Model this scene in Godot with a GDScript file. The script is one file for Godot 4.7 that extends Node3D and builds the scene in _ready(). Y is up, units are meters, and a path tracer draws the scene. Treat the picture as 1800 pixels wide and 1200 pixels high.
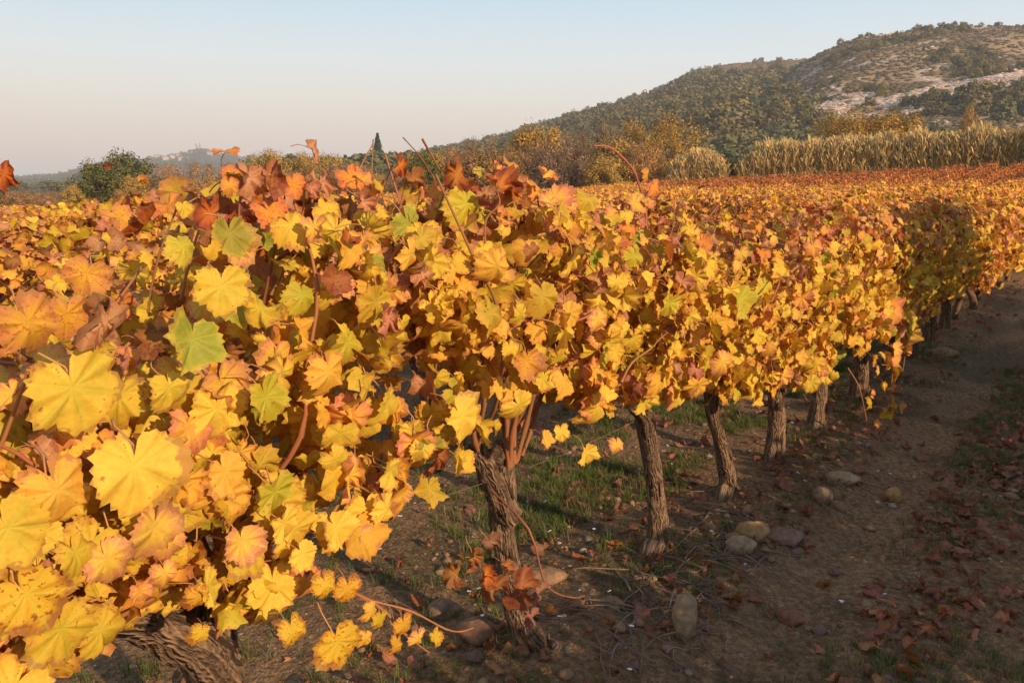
extends Node3D
# An autumn vineyard in low evening sun: a long row of old vines, the field behind, reeds, trees, a limestone hill and a far village ridge.

const U := Vector3(0.6056, 0, -0.7958)      # along the rows, away from the viewer
const N := Vector3(0.7958, 0, 0.6056)       # across the rows, towards the track
const ROOT0 := Vector3(0.04, 0, -2.46)      # foot of the second near vine
const ROW_GAP := 2.2
const TRACK := 3.05                          # distance to the row on the other side of the track

var rng := RandomNumberGenerator.new()
var na := FastNoiseLite.new()
var nb := FastNoiseLite.new()
var mats := {}
var used := {}

# ------------------------------------------------------------------ mesh buffer
class Buf:
	var v := PackedVector3Array()
	var n := PackedVector3Array()
	var uv := PackedVector2Array()
	var c := PackedColorArray()
	var i := PackedInt32Array()
	func add(p: Vector3, t := Vector2.ZERO, col := Color.WHITE) -> int:
		v.append(p); uv.append(t); c.append(col)
		return v.size() - 1
	func tri(a: int, b: int, d: int) -> void:
		i.append(a); i.append(b); i.append(d)
	func smooth() -> void:
		n.resize(v.size()); n.fill(Vector3.ZERO)
		for k in range(0, i.size(), 3):
			var a := i[k]; var b := i[k + 1]; var d := i[k + 2]
			var m := -(v[b] - v[a]).cross(v[d] - v[a])
			n[a] += m; n[b] += m; n[d] += m
		for k in n.size():
			n[k] = n[k].normalized() if n[k].length_squared() > 1e-20 else Vector3.UP
	func append(o: Buf, x: Transform3D, tint := Color.WHITE) -> void:
		var at := v.size()
		for k in o.v.size():
			v.append(x * o.v[k]); uv.append(o.uv[k]); c.append(o.c[k] * tint)
			n.append((x.basis * o.n[k]).normalized())
		for k in o.i: i.append(k + at)
	func surface(mesh: ArrayMesh, m: Material) -> ArrayMesh:
		if n.size() != v.size(): smooth()
		var a := []
		a.resize(Mesh.ARRAY_MAX)
		a[Mesh.ARRAY_VERTEX] = v; a[Mesh.ARRAY_NORMAL] = n; a[Mesh.ARRAY_TEX_UV] = uv; a[Mesh.ARRAY_COLOR] = c; a[Mesh.ARRAY_INDEX] = i
		mesh.add_surface_from_arrays(Mesh.PRIMITIVE_TRIANGLES, a)
		mesh.surface_set_material(mesh.get_surface_count() - 1, m)
		return mesh
	func mesh(m: Material) -> ArrayMesh:
		return surface(ArrayMesh.new(), m)

# ------------------------------------------------------------------ naming
func numbered(called: String) -> String:
	if not used.has(called):
		used[called] = 0
		return called
	used[called] += 1
	return "%s_%03d" % [called, used[called]]

func tag(o: Node, label: String, category: String, group := "", kind := "") -> Node:
	if label: o.set_meta("label", label)
	if category: o.set_meta("category", category)
	if group: o.set_meta("group", group)
	if kind: o.set_meta("kind", kind)
	return o

func thing(called: String, at: Vector3, label: String, category: String, group := "") -> Node3D:
	var o := Node3D.new()
	o.name = numbered(called)
	add_child(o)
	o.position = at
	tag(o, label, category, group)
	return o

func put(called: String, m: Mesh, parent: Node = null, x := Transform3D()) -> MeshInstance3D:
	var o := MeshInstance3D.new()
	o.mesh = m
	o.transform = x
	o.cast_shadow = GeometryInstance3D.SHADOW_CASTING_SETTING_ON
	if parent:
		o.name = called
		parent.add_child(o, true)
	else:
		o.name = numbered(called)
		add_child(o)
	return o

func many(called: String, m: Mesh, xs: Array, cols: Array, parent: Node = null) -> MultiMeshInstance3D:
	var mm := MultiMesh.new()
	mm.transform_format = MultiMesh.TRANSFORM_3D
	mm.use_colors = cols.size() > 0
	mm.mesh = m
	mm.instance_count = xs.size()
	for k in xs.size():
		mm.set_instance_transform(k, xs[k])
		if cols.size(): mm.set_instance_color(k, cols[k])
	var o := MultiMeshInstance3D.new()
	o.multimesh = mm
	if parent:
		o.name = called
		parent.add_child(o, true)
	else:
		o.name = numbered(called)
		add_child(o)
	o.set_meta("kind", "stuff")
	return o

# ------------------------------------------------------------------ small maths
func rf(a: float, b: float) -> float: return rng.randf_range(a, b)
func lin(r: float, g: float, b: float) -> Color: return Color(r, g, b).linear_to_srgb()
func table(tab: Array, x: float) -> float:
	if x <= tab[0][0]: return tab[0][1]
	for k in range(1, tab.size()):
		if x <= tab[k][0]:
			var f: float = (x - tab[k - 1][0]) / (tab[k][0] - tab[k - 1][0])
			return lerpf(tab[k - 1][1], tab[k][1], f)
	return tab[-1][1]
func soft(tab: Array, x: float, d: float) -> float:
	return (table(tab, x - d) + table(tab, x - d * 0.5) + table(tab, x) + table(tab, x + d * 0.5) + table(tab, x + d)) / 5.0
func rand_dir() -> Vector3:
	var z := rf(-1, 1)
	var a := rf(0, TAU)
	var s := sqrt(1.0 - z * z)
	return Vector3(s * cos(a), s * sin(a), z)
func facing(normal: Vector3, tip: Vector3, scale: float) -> Basis:
	var z := normal.normalized()
	var y := (tip - z * tip.dot(z))
	y = y.normalized() if y.length() > 1e-3 else z.cross(Vector3(0.3, 0.5, 0.8)).normalized()
	return Basis(y.cross(z) * scale, y * scale, z * scale)
func vary(c: Color, k: float) -> Color:
	var f := 1.0 + rf(-k, k)
	return Color(c.r * f * (1.0 + rf(-k, k) * 0.4), c.g * f * (1.0 + rf(-k, k) * 0.4), c.b * f)
func across_of(p: Vector3) -> float: return (p - ROOT0).dot(N)
func along_of(p: Vector3) -> float: return (p - ROOT0).dot(U)

func ground_height(x: float, z: float) -> float:
	var r := sqrt(x * x + z * z)
	var d := x - 14.0
	var rise := 0.056 * (d + sqrt(d * d + 60.0)) * 0.5
	if rise > 2.6: rise = 2.6 + (rise - 2.6) * 0.18
	rise *= smoothstep(6.0, 30.0, r) * (1.0 if z < 0.0 else 0.3)
	rise += 0.75 * smoothstep(32.0, 76.0, r) * smoothstep(1.0, 15.0, x) * smoothstep(400.0, 200.0, r)
	var y := rise - 1.0 * smoothstep(1.0, -22.0, x) * smoothstep(6.0, 26.0, r) * smoothstep(300.0, 120.0, r)
	if r < 140.0:
		var p := Vector3(x, 0, z)
		var w := across_of(p)
		var m := fposmod(w + ROW_GAP * 0.5, ROW_GAP) - ROW_GAP * 0.5 if w < 0.6 else w
		y += 0.055 * exp(-m * m / 0.16)
		y -= 0.035 * exp(-pow((w - 0.62) / 0.16, 2.0))
		y += 0.022 * na.get_noise_2d(x * 60.0, z * 60.0) * (1.0 - smoothstep(20.0, 60.0, r))
		if r < 14.0: y += 0.009 * nb.get_noise_2d(x * 420.0, z * 420.0) + 0.010 * maxf(0.0, na.get_noise_2d(x * 900.0, z * 900.0))
	elif r > 400.0:
		y -= (r - 400.0) * 0.0003
	return y
func on_ground(x: float, z: float) -> Vector3: return Vector3(x, ground_height(x, z), z)
func row_point(t: float, h: float, w: float) -> Vector3:
	var p := ROOT0 + U * t + N * w
	return Vector3(p.x, ground_height(p.x, p.z) + h, p.z) if absf(w) < 0.02 else Vector3(p.x, h + 0.03, p.z)

# ------------------------------------------------------------------ shapes
func tube(b: Buf, pts: Array, radii: Array, sides: int, col := Color.WHITE, gnarl := 0.0, seedv := 0.0) -> void:
	var first := b.v.size()
	var x := Vector3.ZERO
	var length := 0.0
	for k in pts.size():
		var p: Vector3 = pts[k]
		var before: Vector3 = pts[maxi(k - 1, 0)]
		var after: Vector3 = pts[mini(k + 1, pts.size() - 1)]
		var tdir := (after - before).normalized()
		if k == 0:
			x = tdir.cross(Vector3(0.31, 0.2, 0.93)).normalized()
		else:
			length += p.distance_to(before)
			x = (x - tdir * x.dot(tdir)).normalized()
		var y := tdir.cross(x)
		for s in sides:
			var a := TAU * s / sides
			var r: float = radii[k]
			if gnarl > 0.0:
				var tw := a + length * 3.0
				r *= 1.0 + gnarl * (na.get_noise_3d(cos(tw) * 60.0 + seedv, sin(tw) * 60.0, length * 130.0) * 1.3 + 0.3 * sin(tw * 4.0 + nb.get_noise_2d(length * 300.0, seedv) * 4.0) + 0.7 * nb.get_noise_3d(cos(tw) * 170.0 + seedv, sin(tw) * 170.0, length * 260.0))
			b.add(p + (x * cos(a) + y * sin(a)) * r, Vector2(float(s) / sides, length * 2.0), col)
	for k in pts.size() - 1:
		for s in sides:
			var a0 := first + k * sides + s
			var b0 := first + k * sides + (s + 1) % sides
			b.tri(a0, b0 + sides, b0); b.tri(a0, a0 + sides, b0 + sides)
	var e := b.add(pts[-1], Vector2.ZERO, col)
	var l := first + (pts.size() - 1) * sides
	for s in sides: b.tri(l + s, e, l + (s + 1) % sides)

func curve(ctrl: Array, per: int) -> Array:
	var out := []
	for k in ctrl.size() - 1:
		var p0: Vector3 = ctrl[maxi(k - 1, 0)]
		var p1: Vector3 = ctrl[k]
		var p2: Vector3 = ctrl[k + 1]
		var p3: Vector3 = ctrl[mini(k + 2, ctrl.size() - 1)]
		for s in per: out.append(p1.cubic_interpolate(p2, p0, p3, float(s) / per))
	out.append(ctrl[-1])
	return out
func taper(a: float, b: float, count: int) -> Array:
	var out := []
	for k in count: out.append(lerpf(a, b, float(k) / maxi(count - 1, 1)))
	return out

const LOBES := [[0.0, 1.0], [10.0, 0.97], [22.0, 0.92], [34.0, 0.87], [48.0, 0.9], [60.0, 0.93], [74.0, 0.89], [92.0, 0.83], [108.0, 0.83], [124.0, 0.82], [142.0, 0.76], [158.0, 0.69], [170.0, 0.52], [180.0, 0.14]]
func leaf_radius(a: float, deep: float) -> float:
	var d := absf(wrapf(rad_to_deg(a), -180.0, 180.0))
	var r := table(LOBES, d)
	return r - deep * (exp(-pow((d - 32.0) / 8.0, 2.0)) * 0.24 + exp(-pow((d - 92.0) / 9.0, 2.0)) * 0.14)

# A vine leaf: the stalk joins at the origin, the tip points along +Y, the upper face is +Z. style: 0 flat, 1 folded, 2 curled and dry
func leaf(count: int, rings: Array, style: int, teeth: float, col := Color.WHITE) -> Buf:
	var b := Buf.new()
	var deep := pow(rng.randf(), 2.0) * 0.8
	var cup := rf(-0.6, 0.25); var fold := rf(-0.1, 0.55); var ruffle := rf(0.09, 0.24); var phase := rf(0, TAU); var lobes := rng.randi_range(3, 5)
	var droop := rf(-0.55, 0.1); var roll := 0.0; var roll_y := 0.0; var skew := rf(-0.12, 0.12); var wide := rf(0.92, 1.12); var uneven := rf(0.03, 0.13); var crumple := rf(0.03, 0.12) if style < 2 else rf(0.12, 0.3); var bend := rf(-0.16, 0.16); var off := rf(0, 900)
	if style == 1: fold = rf(0.4, 1.0); ruffle = rf(0.1, 0.2); droop = rf(-0.5, 0.0)
	if style == 2: fold = rf(-0.2, 0.5); ruffle = rf(0.18, 0.4); roll = rf(1.1, 2.6) * (1.0 if rng.randf() < 0.6 else -1.0); roll_y = rf(-1.6, 1.6); droop = rf(-0.5, 0.2)
	var shape := func(x: float, y: float, a: float) -> Vector3:
		var r := sqrt(x * x + y * y)
		x += skew * y * y
		var z := cup * r * r + fold * absf(x) * 0.6 + ruffle * r * r * sin(a * lobes + phase) + ruffle * 0.4 * r * sin(a * 9.0 + phase * 2.0) + droop * (y * y if y > 0.0 else 0.0)
		z += crumple * na.get_noise_2d(x * 190.0 + off, y * 190.0) * minf(1.0, r * 2.5)
		var p := Vector3(x * wide, y, z)
		if roll != 0.0:
			var k := p.x * roll
			var rad := 1.0 / roll - p.z
			p = Vector3(sin(k) * rad, p.y, 1.0 / roll - cos(k) * rad)
		if absf(roll_y) > 0.1:
			var k2 := p.y * roll_y
			var rad2 := 1.0 / roll_y - p.z
			p = Vector3(p.x, sin(k2) * rad2, 1.0 / roll_y - cos(k2) * rad2)
		return p
	b.add(shape.call(0.0, 0.0, 0.0), Vector2(0.5, 0.42), col)
	for q in rings:
		for k in count:
			var a := TAU * (k + 0.5) / count - PI
			var r := leaf_radius(a + bend * sin(a * 2.0 + phase), deep) * (1.0 + uneven * sin(a + phase) + uneven * 0.7 * sin(a * 2.0 + phase * 1.7))
			if q >= 0.999: r *= 1.0 + teeth * (1.0 if k % 2 == 0 else -1.0) * rf(0.2, 1.5)
			var x: float = sin(a) * r * q
			var y: float = cos(a) * r * q
			b.add(shape.call(x, y, a), Vector2(0.5 + x * 0.48, 0.42 + y * 0.48), col)
	for k in count:
		var m := (k + 1) % count
		b.tri(0, 1 + k, 1 + m)
		for g in rings.size() - 1:
			var o := 1 + g * count
			b.tri(o + k, o + count + k, o + count + m); b.tri(o + k, o + count + m, o + m)
	b.smooth()
	return b

func blob(b: Buf, rx: float, ry: float, rz: float, seg: int, rough: float, seedv: float, col := Color.WHITE, freq := 55.0) -> void:
	var first := b.v.size()
	var rows := seg / 2
	for j in rows + 1:
		var la := PI * j / rows
		for k in seg:
			var a := TAU * k / seg
			var d := Vector3(sin(la) * cos(a), cos(la), sin(la) * sin(a))
			var r := 1.0 + rough * na.get_noise_3d(d.x * freq + seedv, d.y * freq, d.z * freq)
			b.add(Vector3(d.x * rx, d.y * ry, d.z * rz) * r, Vector2(float(k) / seg, float(j) / rows), col)
	for j in rows:
		for k in seg:
			var a0 := first + j * seg + k
			var b0 := first + j * seg + (k + 1) % seg
			b.tri(a0, b0 + seg, b0); b.tri(a0, a0 + seg, b0 + seg)

# ------------------------------------------------------------------ textures and materials
func std(rough := 0.9, col := Color.WHITE) -> StandardMaterial3D:
	var m := StandardMaterial3D.new()
	m.roughness = rough
	m.albedo_color = col
	m.metallic_specular = 0.3
	return m

func painted(rough := 0.9, back := 0.0) -> StandardMaterial3D:
	var m := std(rough)
	m.vertex_color_use_as_albedo = true
	m.cull_mode = BaseMaterial3D.CULL_DISABLED
	if back > 0.0:
		m.backlight_enabled = true
		m.backlight = Color(back, back, back).linear_to_srgb()
	return m

# blade colour, colour towards the margin, vein colour, width of the margin, amount of blotches, blotch colour
const LEAF_KINDS := {
	"y": [[0.88, 0.565, 0.070], [0.80, 0.44, 0.06], [0.84, 0.66, 0.13], 0.08, 0.10, [0.45, 0.17, 0.03]],
	"Y": [[0.78, 0.485, 0.048], [0.70, 0.36, 0.05], [0.80, 0.60, 0.10], 0.14, 0.20, [0.40, 0.15, 0.03]],
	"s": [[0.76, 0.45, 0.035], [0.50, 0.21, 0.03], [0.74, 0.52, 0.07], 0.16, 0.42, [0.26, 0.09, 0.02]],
	"k": [[0.86, 0.51, 0.075], [0.76, 0.32, 0.14], [0.84, 0.56, 0.14], 0.30, 0.22, [0.62, 0.24, 0.10]],
	"o": [[0.78, 0.38, 0.040], [0.68, 0.25, 0.09], [0.80, 0.46, 0.11], 0.34, 0.36, [0.52, 0.14, 0.04]],
	"p": [[0.62, 0.31, 0.15], [0.48, 0.19, 0.09], [0.68, 0.38, 0.19], 0.40, 0.42, [0.34, 0.11, 0.06]],
	"r": [[0.58, 0.19, 0.028], [0.34, 0.075, 0.025], [0.62, 0.27, 0.06], 0.40, 0.38, [0.28, 0.05, 0.02]],
	"d": [[0.42, 0.18, 0.050], [0.30, 0.10, 0.035], [0.46, 0.22, 0.07], 0.36, 0.45, [0.20, 0.06, 0.025]],
	"b": [[0.40, 0.19, 0.12], [0.27, 0.115, 0.075], [0.42, 0.21, 0.13], 0.40, 0.42, [0.14, 0.05, 0.035]],
	"g": [[0.36, 0.36, 0.040], [0.60, 0.46, 0.05], [0.56, 0.52, 0.12], 0.18, 0.24, [0.45, 0.18, 0.06]],
	"h": [[0.56, 0.45, 0.036], [0.70, 0.48, 0.05], [0.68, 0.57, 0.13], 0.24, 0.24, [0.45, 0.20, 0.05]],
}
func leaf_material(kind: String, veins: Texture2D) -> StandardMaterial3D:
	var k: Array = LEAF_KINDS[kind]
	var size := 176
	var im := Image.create(size, size, false, Image.FORMAT_RGB8)
	var blade := Color(k[0][0], k[0][1], k[0][2]); var margin := Color(k[1][0], k[1][1], k[1][2]); var vein := Color(k[2][0], k[2][1], k[2][2]); var spot := Color(k[5][0], k[5][1], k[5][2])
	var off := float(kind.unicode_at(0)) * 37.0
	for py in size:
		for px in size:
			var x := (float(px) / size - 0.5) / 0.48
			var y := (float(py) / size - 0.42) / 0.48
			var r := sqrt(x * x + y * y)
			var a := atan2(x, y)
			var q := r / leaf_radius(a, 0.4)
			var d := rad_to_deg(absf(a))
			var near := minf(minf(absf(d), absf(d - 58.0)), absf(d - 118.0))
			var vd := sin(deg_to_rad(minf(near, 90.0))) * r
			var side := absf(sin((r * 13.0 - near * 0.12)))
			var n1 := na.get_noise_2d(x * 110.0 + off, y * 110.0)
			var n2 := nb.get_noise_2d(x * 620.0 + off, y * 620.0)
			var c := blade * (1.0 + 0.16 * n1 + 0.10 * n2)
			c = c.lerp(margin, clampf(smoothstep(1.0 - float(k[3]) * 2.0, 1.0, q + 0.34 * n1 + 0.10 * n2) * (0.35 + 0.65 * smoothstep(0.01, 0.06, vd)), 0.0, 1.0))
			c = c.lerp(spot, 0.85 * smoothstep(0.60 - float(k[4]) * 0.8, 0.82 - float(k[4]) * 0.75, n2 * 0.8 + n1 * 0.55))
			if kind in ["y", "Y", "h", "s"]: c = c.lerp(Color(0.60, 0.50, 0.045), 0.55 * (1.0 - smoothstep(0.0, 0.13, vd + 0.05 * n1)) * (1.0 - 0.6 * q))
			c = c.lerp(Color(0.38, 0.18, 0.07), 0.55 * smoothstep(0.92, 1.0, q + 0.16 * n2 + 0.12 * n1))
			var vw := (1.0 - smoothstep(0.008, 0.028, vd)) * (1.0 - 0.5 * q)
			vw = maxf(vw, 0.35 * (1.0 - smoothstep(0.0, 0.22, side)) * (1.0 - q) )
			c = c.lerp(vein, clampf(vw, 0.0, 0.22))
			im.set_pixel(px, py, Color(c.r, c.g, c.b).linear_to_srgb())
	var m := std(0.62)
	m.albedo_texture = ImageTexture.create_from_image(im)
	m.metallic_specular = 0.35
	m.cull_mode = BaseMaterial3D.CULL_DISABLED
	m.heightmap_enabled = true
	m.heightmap_texture = veins
	m.heightmap_scale = 0.09
	m.backlight_enabled = true
	m.backlight = lin(0.62, 0.5, 0.36)
	return m

func vein_relief() -> Texture2D:
	var size := 176
	var im := Image.create(size, size, false, Image.FORMAT_L8)
	for py in size:
		for px in size:
			var x := (float(px) / size - 0.5) / 0.48
			var y := (float(py) / size - 0.42) / 0.48
			var r := sqrt(x * x + y * y)
			var d := rad_to_deg(absf(atan2(x, y)))
			var near := minf(minf(absf(d), absf(d - 58.0)), absf(d - 118.0))
			var vd := sin(deg_to_rad(minf(near, 90.0))) * r
			var h := 0.6 + 0.3 * na.get_noise_2d(x * 300.0, y * 300.0) - 0.5 * (1.0 - smoothstep(0.0, 0.05, vd)) - 0.2 * (1.0 - smoothstep(0.0, 0.4, absf(sin(r * 13.0 - near * 0.12))))
			im.set_pixel(px, py, Color(h, h, h))
	return ImageTexture.create_from_image(im)

func bark_material(dark: Color, pale: Color) -> StandardMaterial3D:
	var w := 128
	var h := 256
	var im := Image.create(w, h, false, Image.FORMAT_RGB8)
	var bump := Image.create(w, h, false, Image.FORMAT_L8)
	for py in h:
		for px in w:
			var a := TAU * px / w
			var warp := nb.get_noise_3d(cos(a) * 40.0, sin(a) * 40.0, sin(TAU * py / h) * 60.0) * 0.5
			var n1 := na.get_noise_3d(cos(a + warp) * 330.0, sin(a + warp) * 260.0, sin(TAU * py / h) * 150.0 + cos(TAU * py / h * 2.0) * 60.0)
			var n2 := nb.get_noise_3d(cos(a + warp) * 900.0, sin(a + warp) * 900.0, cos(TAU * py / h) * 420.0)
			var f := clampf(0.5 + n1 * 0.9 + n2 * 0.5, 0.0, 1.0)
			im.set_pixel(px, py, dark.lerp(pale, f).linear_to_srgb())
			bump.set_pixel(px, py, Color(f, f, f))
	var m := std(0.95)
	m.albedo_texture = ImageTexture.create_from_image(im)
	m.heightmap_enabled = true
	m.heightmap_texture = ImageTexture.create_from_image(bump)
	m.heightmap_scale = 1.1
	return m

func noise_picture(size: int, freq: float, lo: Color, hi: Color, octaves := 5, seedv := 3) -> NoiseTexture2D:
	var t := NoiseTexture2D.new()
	var f := FastNoiseLite.new()
	f.seed = seedv
	f.noise_type = FastNoiseLite.TYPE_SIMPLEX
	f.frequency = freq
	f.fractal_octaves = octaves
	f.fractal_gain = 0.62
	t.noise = f
	t.width = size; t.height = size
	t.seamless = true
	var g := Gradient.new()
	g.set_color(0, lo); g.set_color(1, hi)
	t.color_ramp = g
	return t

# ------------------------------------------------------------------ the near row
const CANOPY_BOTTOM := [[-3.5, 0.82], [-1.6, 0.9], [-1.25, 0.86], [-1.05, 0.84], [-0.9, 0.87], [-0.75, 0.86], [-0.62, 0.84], [-0.48, 0.92], [-0.38, 1.04], [-0.3, 1.06], [-0.15, 0.98], [0.05, 0.88], [0.22, 0.82], [0.55, 0.74], [0.9, 0.72], [1.4, 0.6], [2.2, 0.5], [2.8, 0.55], [3.75, 0.52], [5.0, 0.48], [8.0, 0.52], [16.0, 0.6]]
const CANOPY_TOP := [[-3.5, 1.38], [-1.5, 1.42], [-1.38, 1.45], [-1.17, 1.52], [-1.08, 1.65], [-0.9, 1.66], [-0.8, 1.6], [-0.63, 1.69], [-0.43, 1.68], [-0.27, 1.67], [-0.1, 1.6], [0.26, 1.53], [0.64, 1.52], [1.16, 1.47], [1.8, 1.46], [3.3, 1.47], [16.0, 1.44]]
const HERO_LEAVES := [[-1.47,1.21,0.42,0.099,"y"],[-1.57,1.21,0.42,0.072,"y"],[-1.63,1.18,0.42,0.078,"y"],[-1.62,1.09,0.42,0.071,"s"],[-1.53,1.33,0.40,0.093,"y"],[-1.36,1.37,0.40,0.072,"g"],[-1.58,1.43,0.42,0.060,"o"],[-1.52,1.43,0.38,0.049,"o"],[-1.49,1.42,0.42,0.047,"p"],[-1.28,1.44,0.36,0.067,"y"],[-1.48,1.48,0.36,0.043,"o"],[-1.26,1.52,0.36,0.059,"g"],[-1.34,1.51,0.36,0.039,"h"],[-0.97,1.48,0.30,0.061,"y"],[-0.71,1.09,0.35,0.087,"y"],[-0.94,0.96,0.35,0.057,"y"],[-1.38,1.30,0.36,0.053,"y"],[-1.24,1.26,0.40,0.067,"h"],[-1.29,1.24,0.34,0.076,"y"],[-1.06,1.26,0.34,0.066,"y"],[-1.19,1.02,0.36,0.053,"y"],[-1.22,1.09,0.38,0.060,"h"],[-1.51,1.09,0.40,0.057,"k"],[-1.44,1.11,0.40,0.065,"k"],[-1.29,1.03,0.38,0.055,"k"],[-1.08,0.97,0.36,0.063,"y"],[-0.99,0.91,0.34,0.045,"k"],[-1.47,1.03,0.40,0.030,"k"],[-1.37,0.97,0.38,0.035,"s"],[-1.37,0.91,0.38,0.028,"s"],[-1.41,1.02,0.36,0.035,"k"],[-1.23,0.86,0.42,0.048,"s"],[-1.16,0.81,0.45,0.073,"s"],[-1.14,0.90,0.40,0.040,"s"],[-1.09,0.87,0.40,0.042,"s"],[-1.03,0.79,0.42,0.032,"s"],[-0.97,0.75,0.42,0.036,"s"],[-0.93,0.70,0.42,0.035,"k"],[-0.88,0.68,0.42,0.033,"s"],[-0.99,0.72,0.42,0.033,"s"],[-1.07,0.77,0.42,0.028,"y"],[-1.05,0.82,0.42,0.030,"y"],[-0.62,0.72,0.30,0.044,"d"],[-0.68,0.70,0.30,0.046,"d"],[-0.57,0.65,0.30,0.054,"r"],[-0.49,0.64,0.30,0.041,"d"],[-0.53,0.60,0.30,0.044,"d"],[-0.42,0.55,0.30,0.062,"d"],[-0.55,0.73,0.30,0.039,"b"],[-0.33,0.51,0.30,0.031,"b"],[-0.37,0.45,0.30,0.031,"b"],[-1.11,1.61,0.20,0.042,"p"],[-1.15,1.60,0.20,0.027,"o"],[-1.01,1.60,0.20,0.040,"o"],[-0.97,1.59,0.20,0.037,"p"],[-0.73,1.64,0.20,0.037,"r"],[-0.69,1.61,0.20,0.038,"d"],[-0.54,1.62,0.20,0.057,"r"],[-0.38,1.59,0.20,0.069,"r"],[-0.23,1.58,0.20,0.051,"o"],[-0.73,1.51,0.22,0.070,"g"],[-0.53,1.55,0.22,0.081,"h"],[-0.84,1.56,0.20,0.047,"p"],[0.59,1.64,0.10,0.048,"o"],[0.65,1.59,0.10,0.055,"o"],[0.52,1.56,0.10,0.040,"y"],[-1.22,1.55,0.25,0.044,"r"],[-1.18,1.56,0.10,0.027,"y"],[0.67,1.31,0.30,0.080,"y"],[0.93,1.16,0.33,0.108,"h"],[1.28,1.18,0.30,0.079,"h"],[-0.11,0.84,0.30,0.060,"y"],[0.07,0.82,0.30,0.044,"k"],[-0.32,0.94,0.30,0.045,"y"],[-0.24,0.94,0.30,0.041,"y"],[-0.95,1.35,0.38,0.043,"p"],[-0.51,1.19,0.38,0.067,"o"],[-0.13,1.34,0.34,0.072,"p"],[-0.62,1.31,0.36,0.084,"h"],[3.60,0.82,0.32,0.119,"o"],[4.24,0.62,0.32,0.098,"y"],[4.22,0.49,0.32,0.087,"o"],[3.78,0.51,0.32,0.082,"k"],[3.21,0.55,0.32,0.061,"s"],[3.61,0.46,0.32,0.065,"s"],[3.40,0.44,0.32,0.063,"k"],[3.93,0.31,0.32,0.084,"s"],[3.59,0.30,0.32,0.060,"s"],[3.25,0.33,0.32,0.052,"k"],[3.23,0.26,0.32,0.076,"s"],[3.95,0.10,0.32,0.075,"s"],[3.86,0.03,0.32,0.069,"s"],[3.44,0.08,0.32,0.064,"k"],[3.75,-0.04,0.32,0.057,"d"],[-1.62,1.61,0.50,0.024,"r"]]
var near_leaves := []     # meshes of toothed leaves, by style
var plain_leaves := []    # the same with fewer points
var leaf_mats := {}

func pick_kind(hr: float) -> String:
	var r := rng.randf()
	if hr > 0.82:
		return "o" if r < 0.20 else "p" if r < 0.40 else "r" if r < 0.48 else "d" if r < 0.56 else "k" if r < 0.76 else "Y" if r < 0.9 else "h" if r < 0.98 else "g"
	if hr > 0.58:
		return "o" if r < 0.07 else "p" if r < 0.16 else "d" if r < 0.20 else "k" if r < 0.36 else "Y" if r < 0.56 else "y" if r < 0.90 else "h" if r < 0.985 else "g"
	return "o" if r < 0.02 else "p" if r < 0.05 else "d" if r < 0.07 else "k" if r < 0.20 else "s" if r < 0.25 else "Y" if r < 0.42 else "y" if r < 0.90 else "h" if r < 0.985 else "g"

func one_leaf(parent: Node3D, p: Vector3, basis: Basis, kind: String, style: int, fine: bool) -> void:
	var pool: Array = (near_leaves if fine else plain_leaves)[style]
	var o := put("leaf", pool[rng.randi() % pool.size()], parent, Transform3D(basis, p - parent.position))
	o.set_surface_override_material(0, leaf_mats[kind][rng.randi() % leaf_mats[kind].size()])

# where a leaf of the canopy sits at t along the row: [point, normal, tip, height share, how far to the front 0..1]
func canopy_spot(t: float, front: float) -> Array:
	var lo := soft(CANOPY_BOTTOM, t, 0.06)
	var hi := soft(CANOPY_TOP, t, 0.05)
	lo += 0.06 - 0.09 * smoothstep(-0.85, -1.2, t) + 0.08 * na.get_noise_2d(t * 170.0, 40.0)
	hi += 0.11 * na.get_noise_2d(t * 330.0, 80.0) - 0.02 - 0.05 * smoothstep(-1.0, -1.25, t)
	hi = minf(hi, 1.66)
	var s := rng.randf()
	var h := lerpf(lo, hi, s)
	for k in 3:     # leaves grow in bunches with openings between them
		if na.get_noise_2d(t * 320.0 + 90.0, h * 320.0) > -0.14: break
		s = rng.randf()
		h = lerpf(lo, hi, s)
	var half := 0.36 * sqrt(maxf(0.05, 1.0 - pow(absf(s - 0.42) / 0.68, 2.2))) + 0.06 * na.get_noise_2d(t * 160.0, h * 160.0)
	var w := half * lerpf(rf(-0.95, 0.6), rf(0.35, 1.06), front)
	var out := N * (0.9 if front > 0.5 else rf(-0.9, 0.7)) + Vector3.UP * lerpf(-0.05, 0.95, smoothstep(0.55, 1.0, s)) + U * rf(-0.55, 0.45) + rand_dir() * 0.5
	var tip := Vector3.DOWN * rf(0.5, 1.2) + U * rf(-0.8, 0.8) + N * rf(-0.1, 0.5)
	return [row_point(t, h, w if absf(w) > 0.02 else 0.021), out, tip, s]

func wiggly(a: Vector3, z: Vector3, bow: Vector3, count: int, jag: float) -> Array:
	var pts := []
	for k in count + 1:
		var f := float(k) / count
		pts.append(a.lerp(z, f) + bow * sin(f * PI) + rand_dir() * jag * (1.0 if k > 0 and k < count else 0.0))
	return pts

func cane(parent: Node3D, pts: Array, r0: float, r1: float, col := Color(0.30, 0.125, 0.055)) -> void:
	var b := Buf.new()
	var local := []
	for p in pts: local.append(p - parent.position)
	var c := curve(local, 3)
	var radii := taper(r0, r1, c.size())
	for k in range(0, c.size(), 3): radii[k] *= 1.35     # the nodes of the shoot
	tube(b, c, radii, 6, vary(col, 0.25))
	put("cane", b.mesh(mats.cane), parent)

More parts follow.
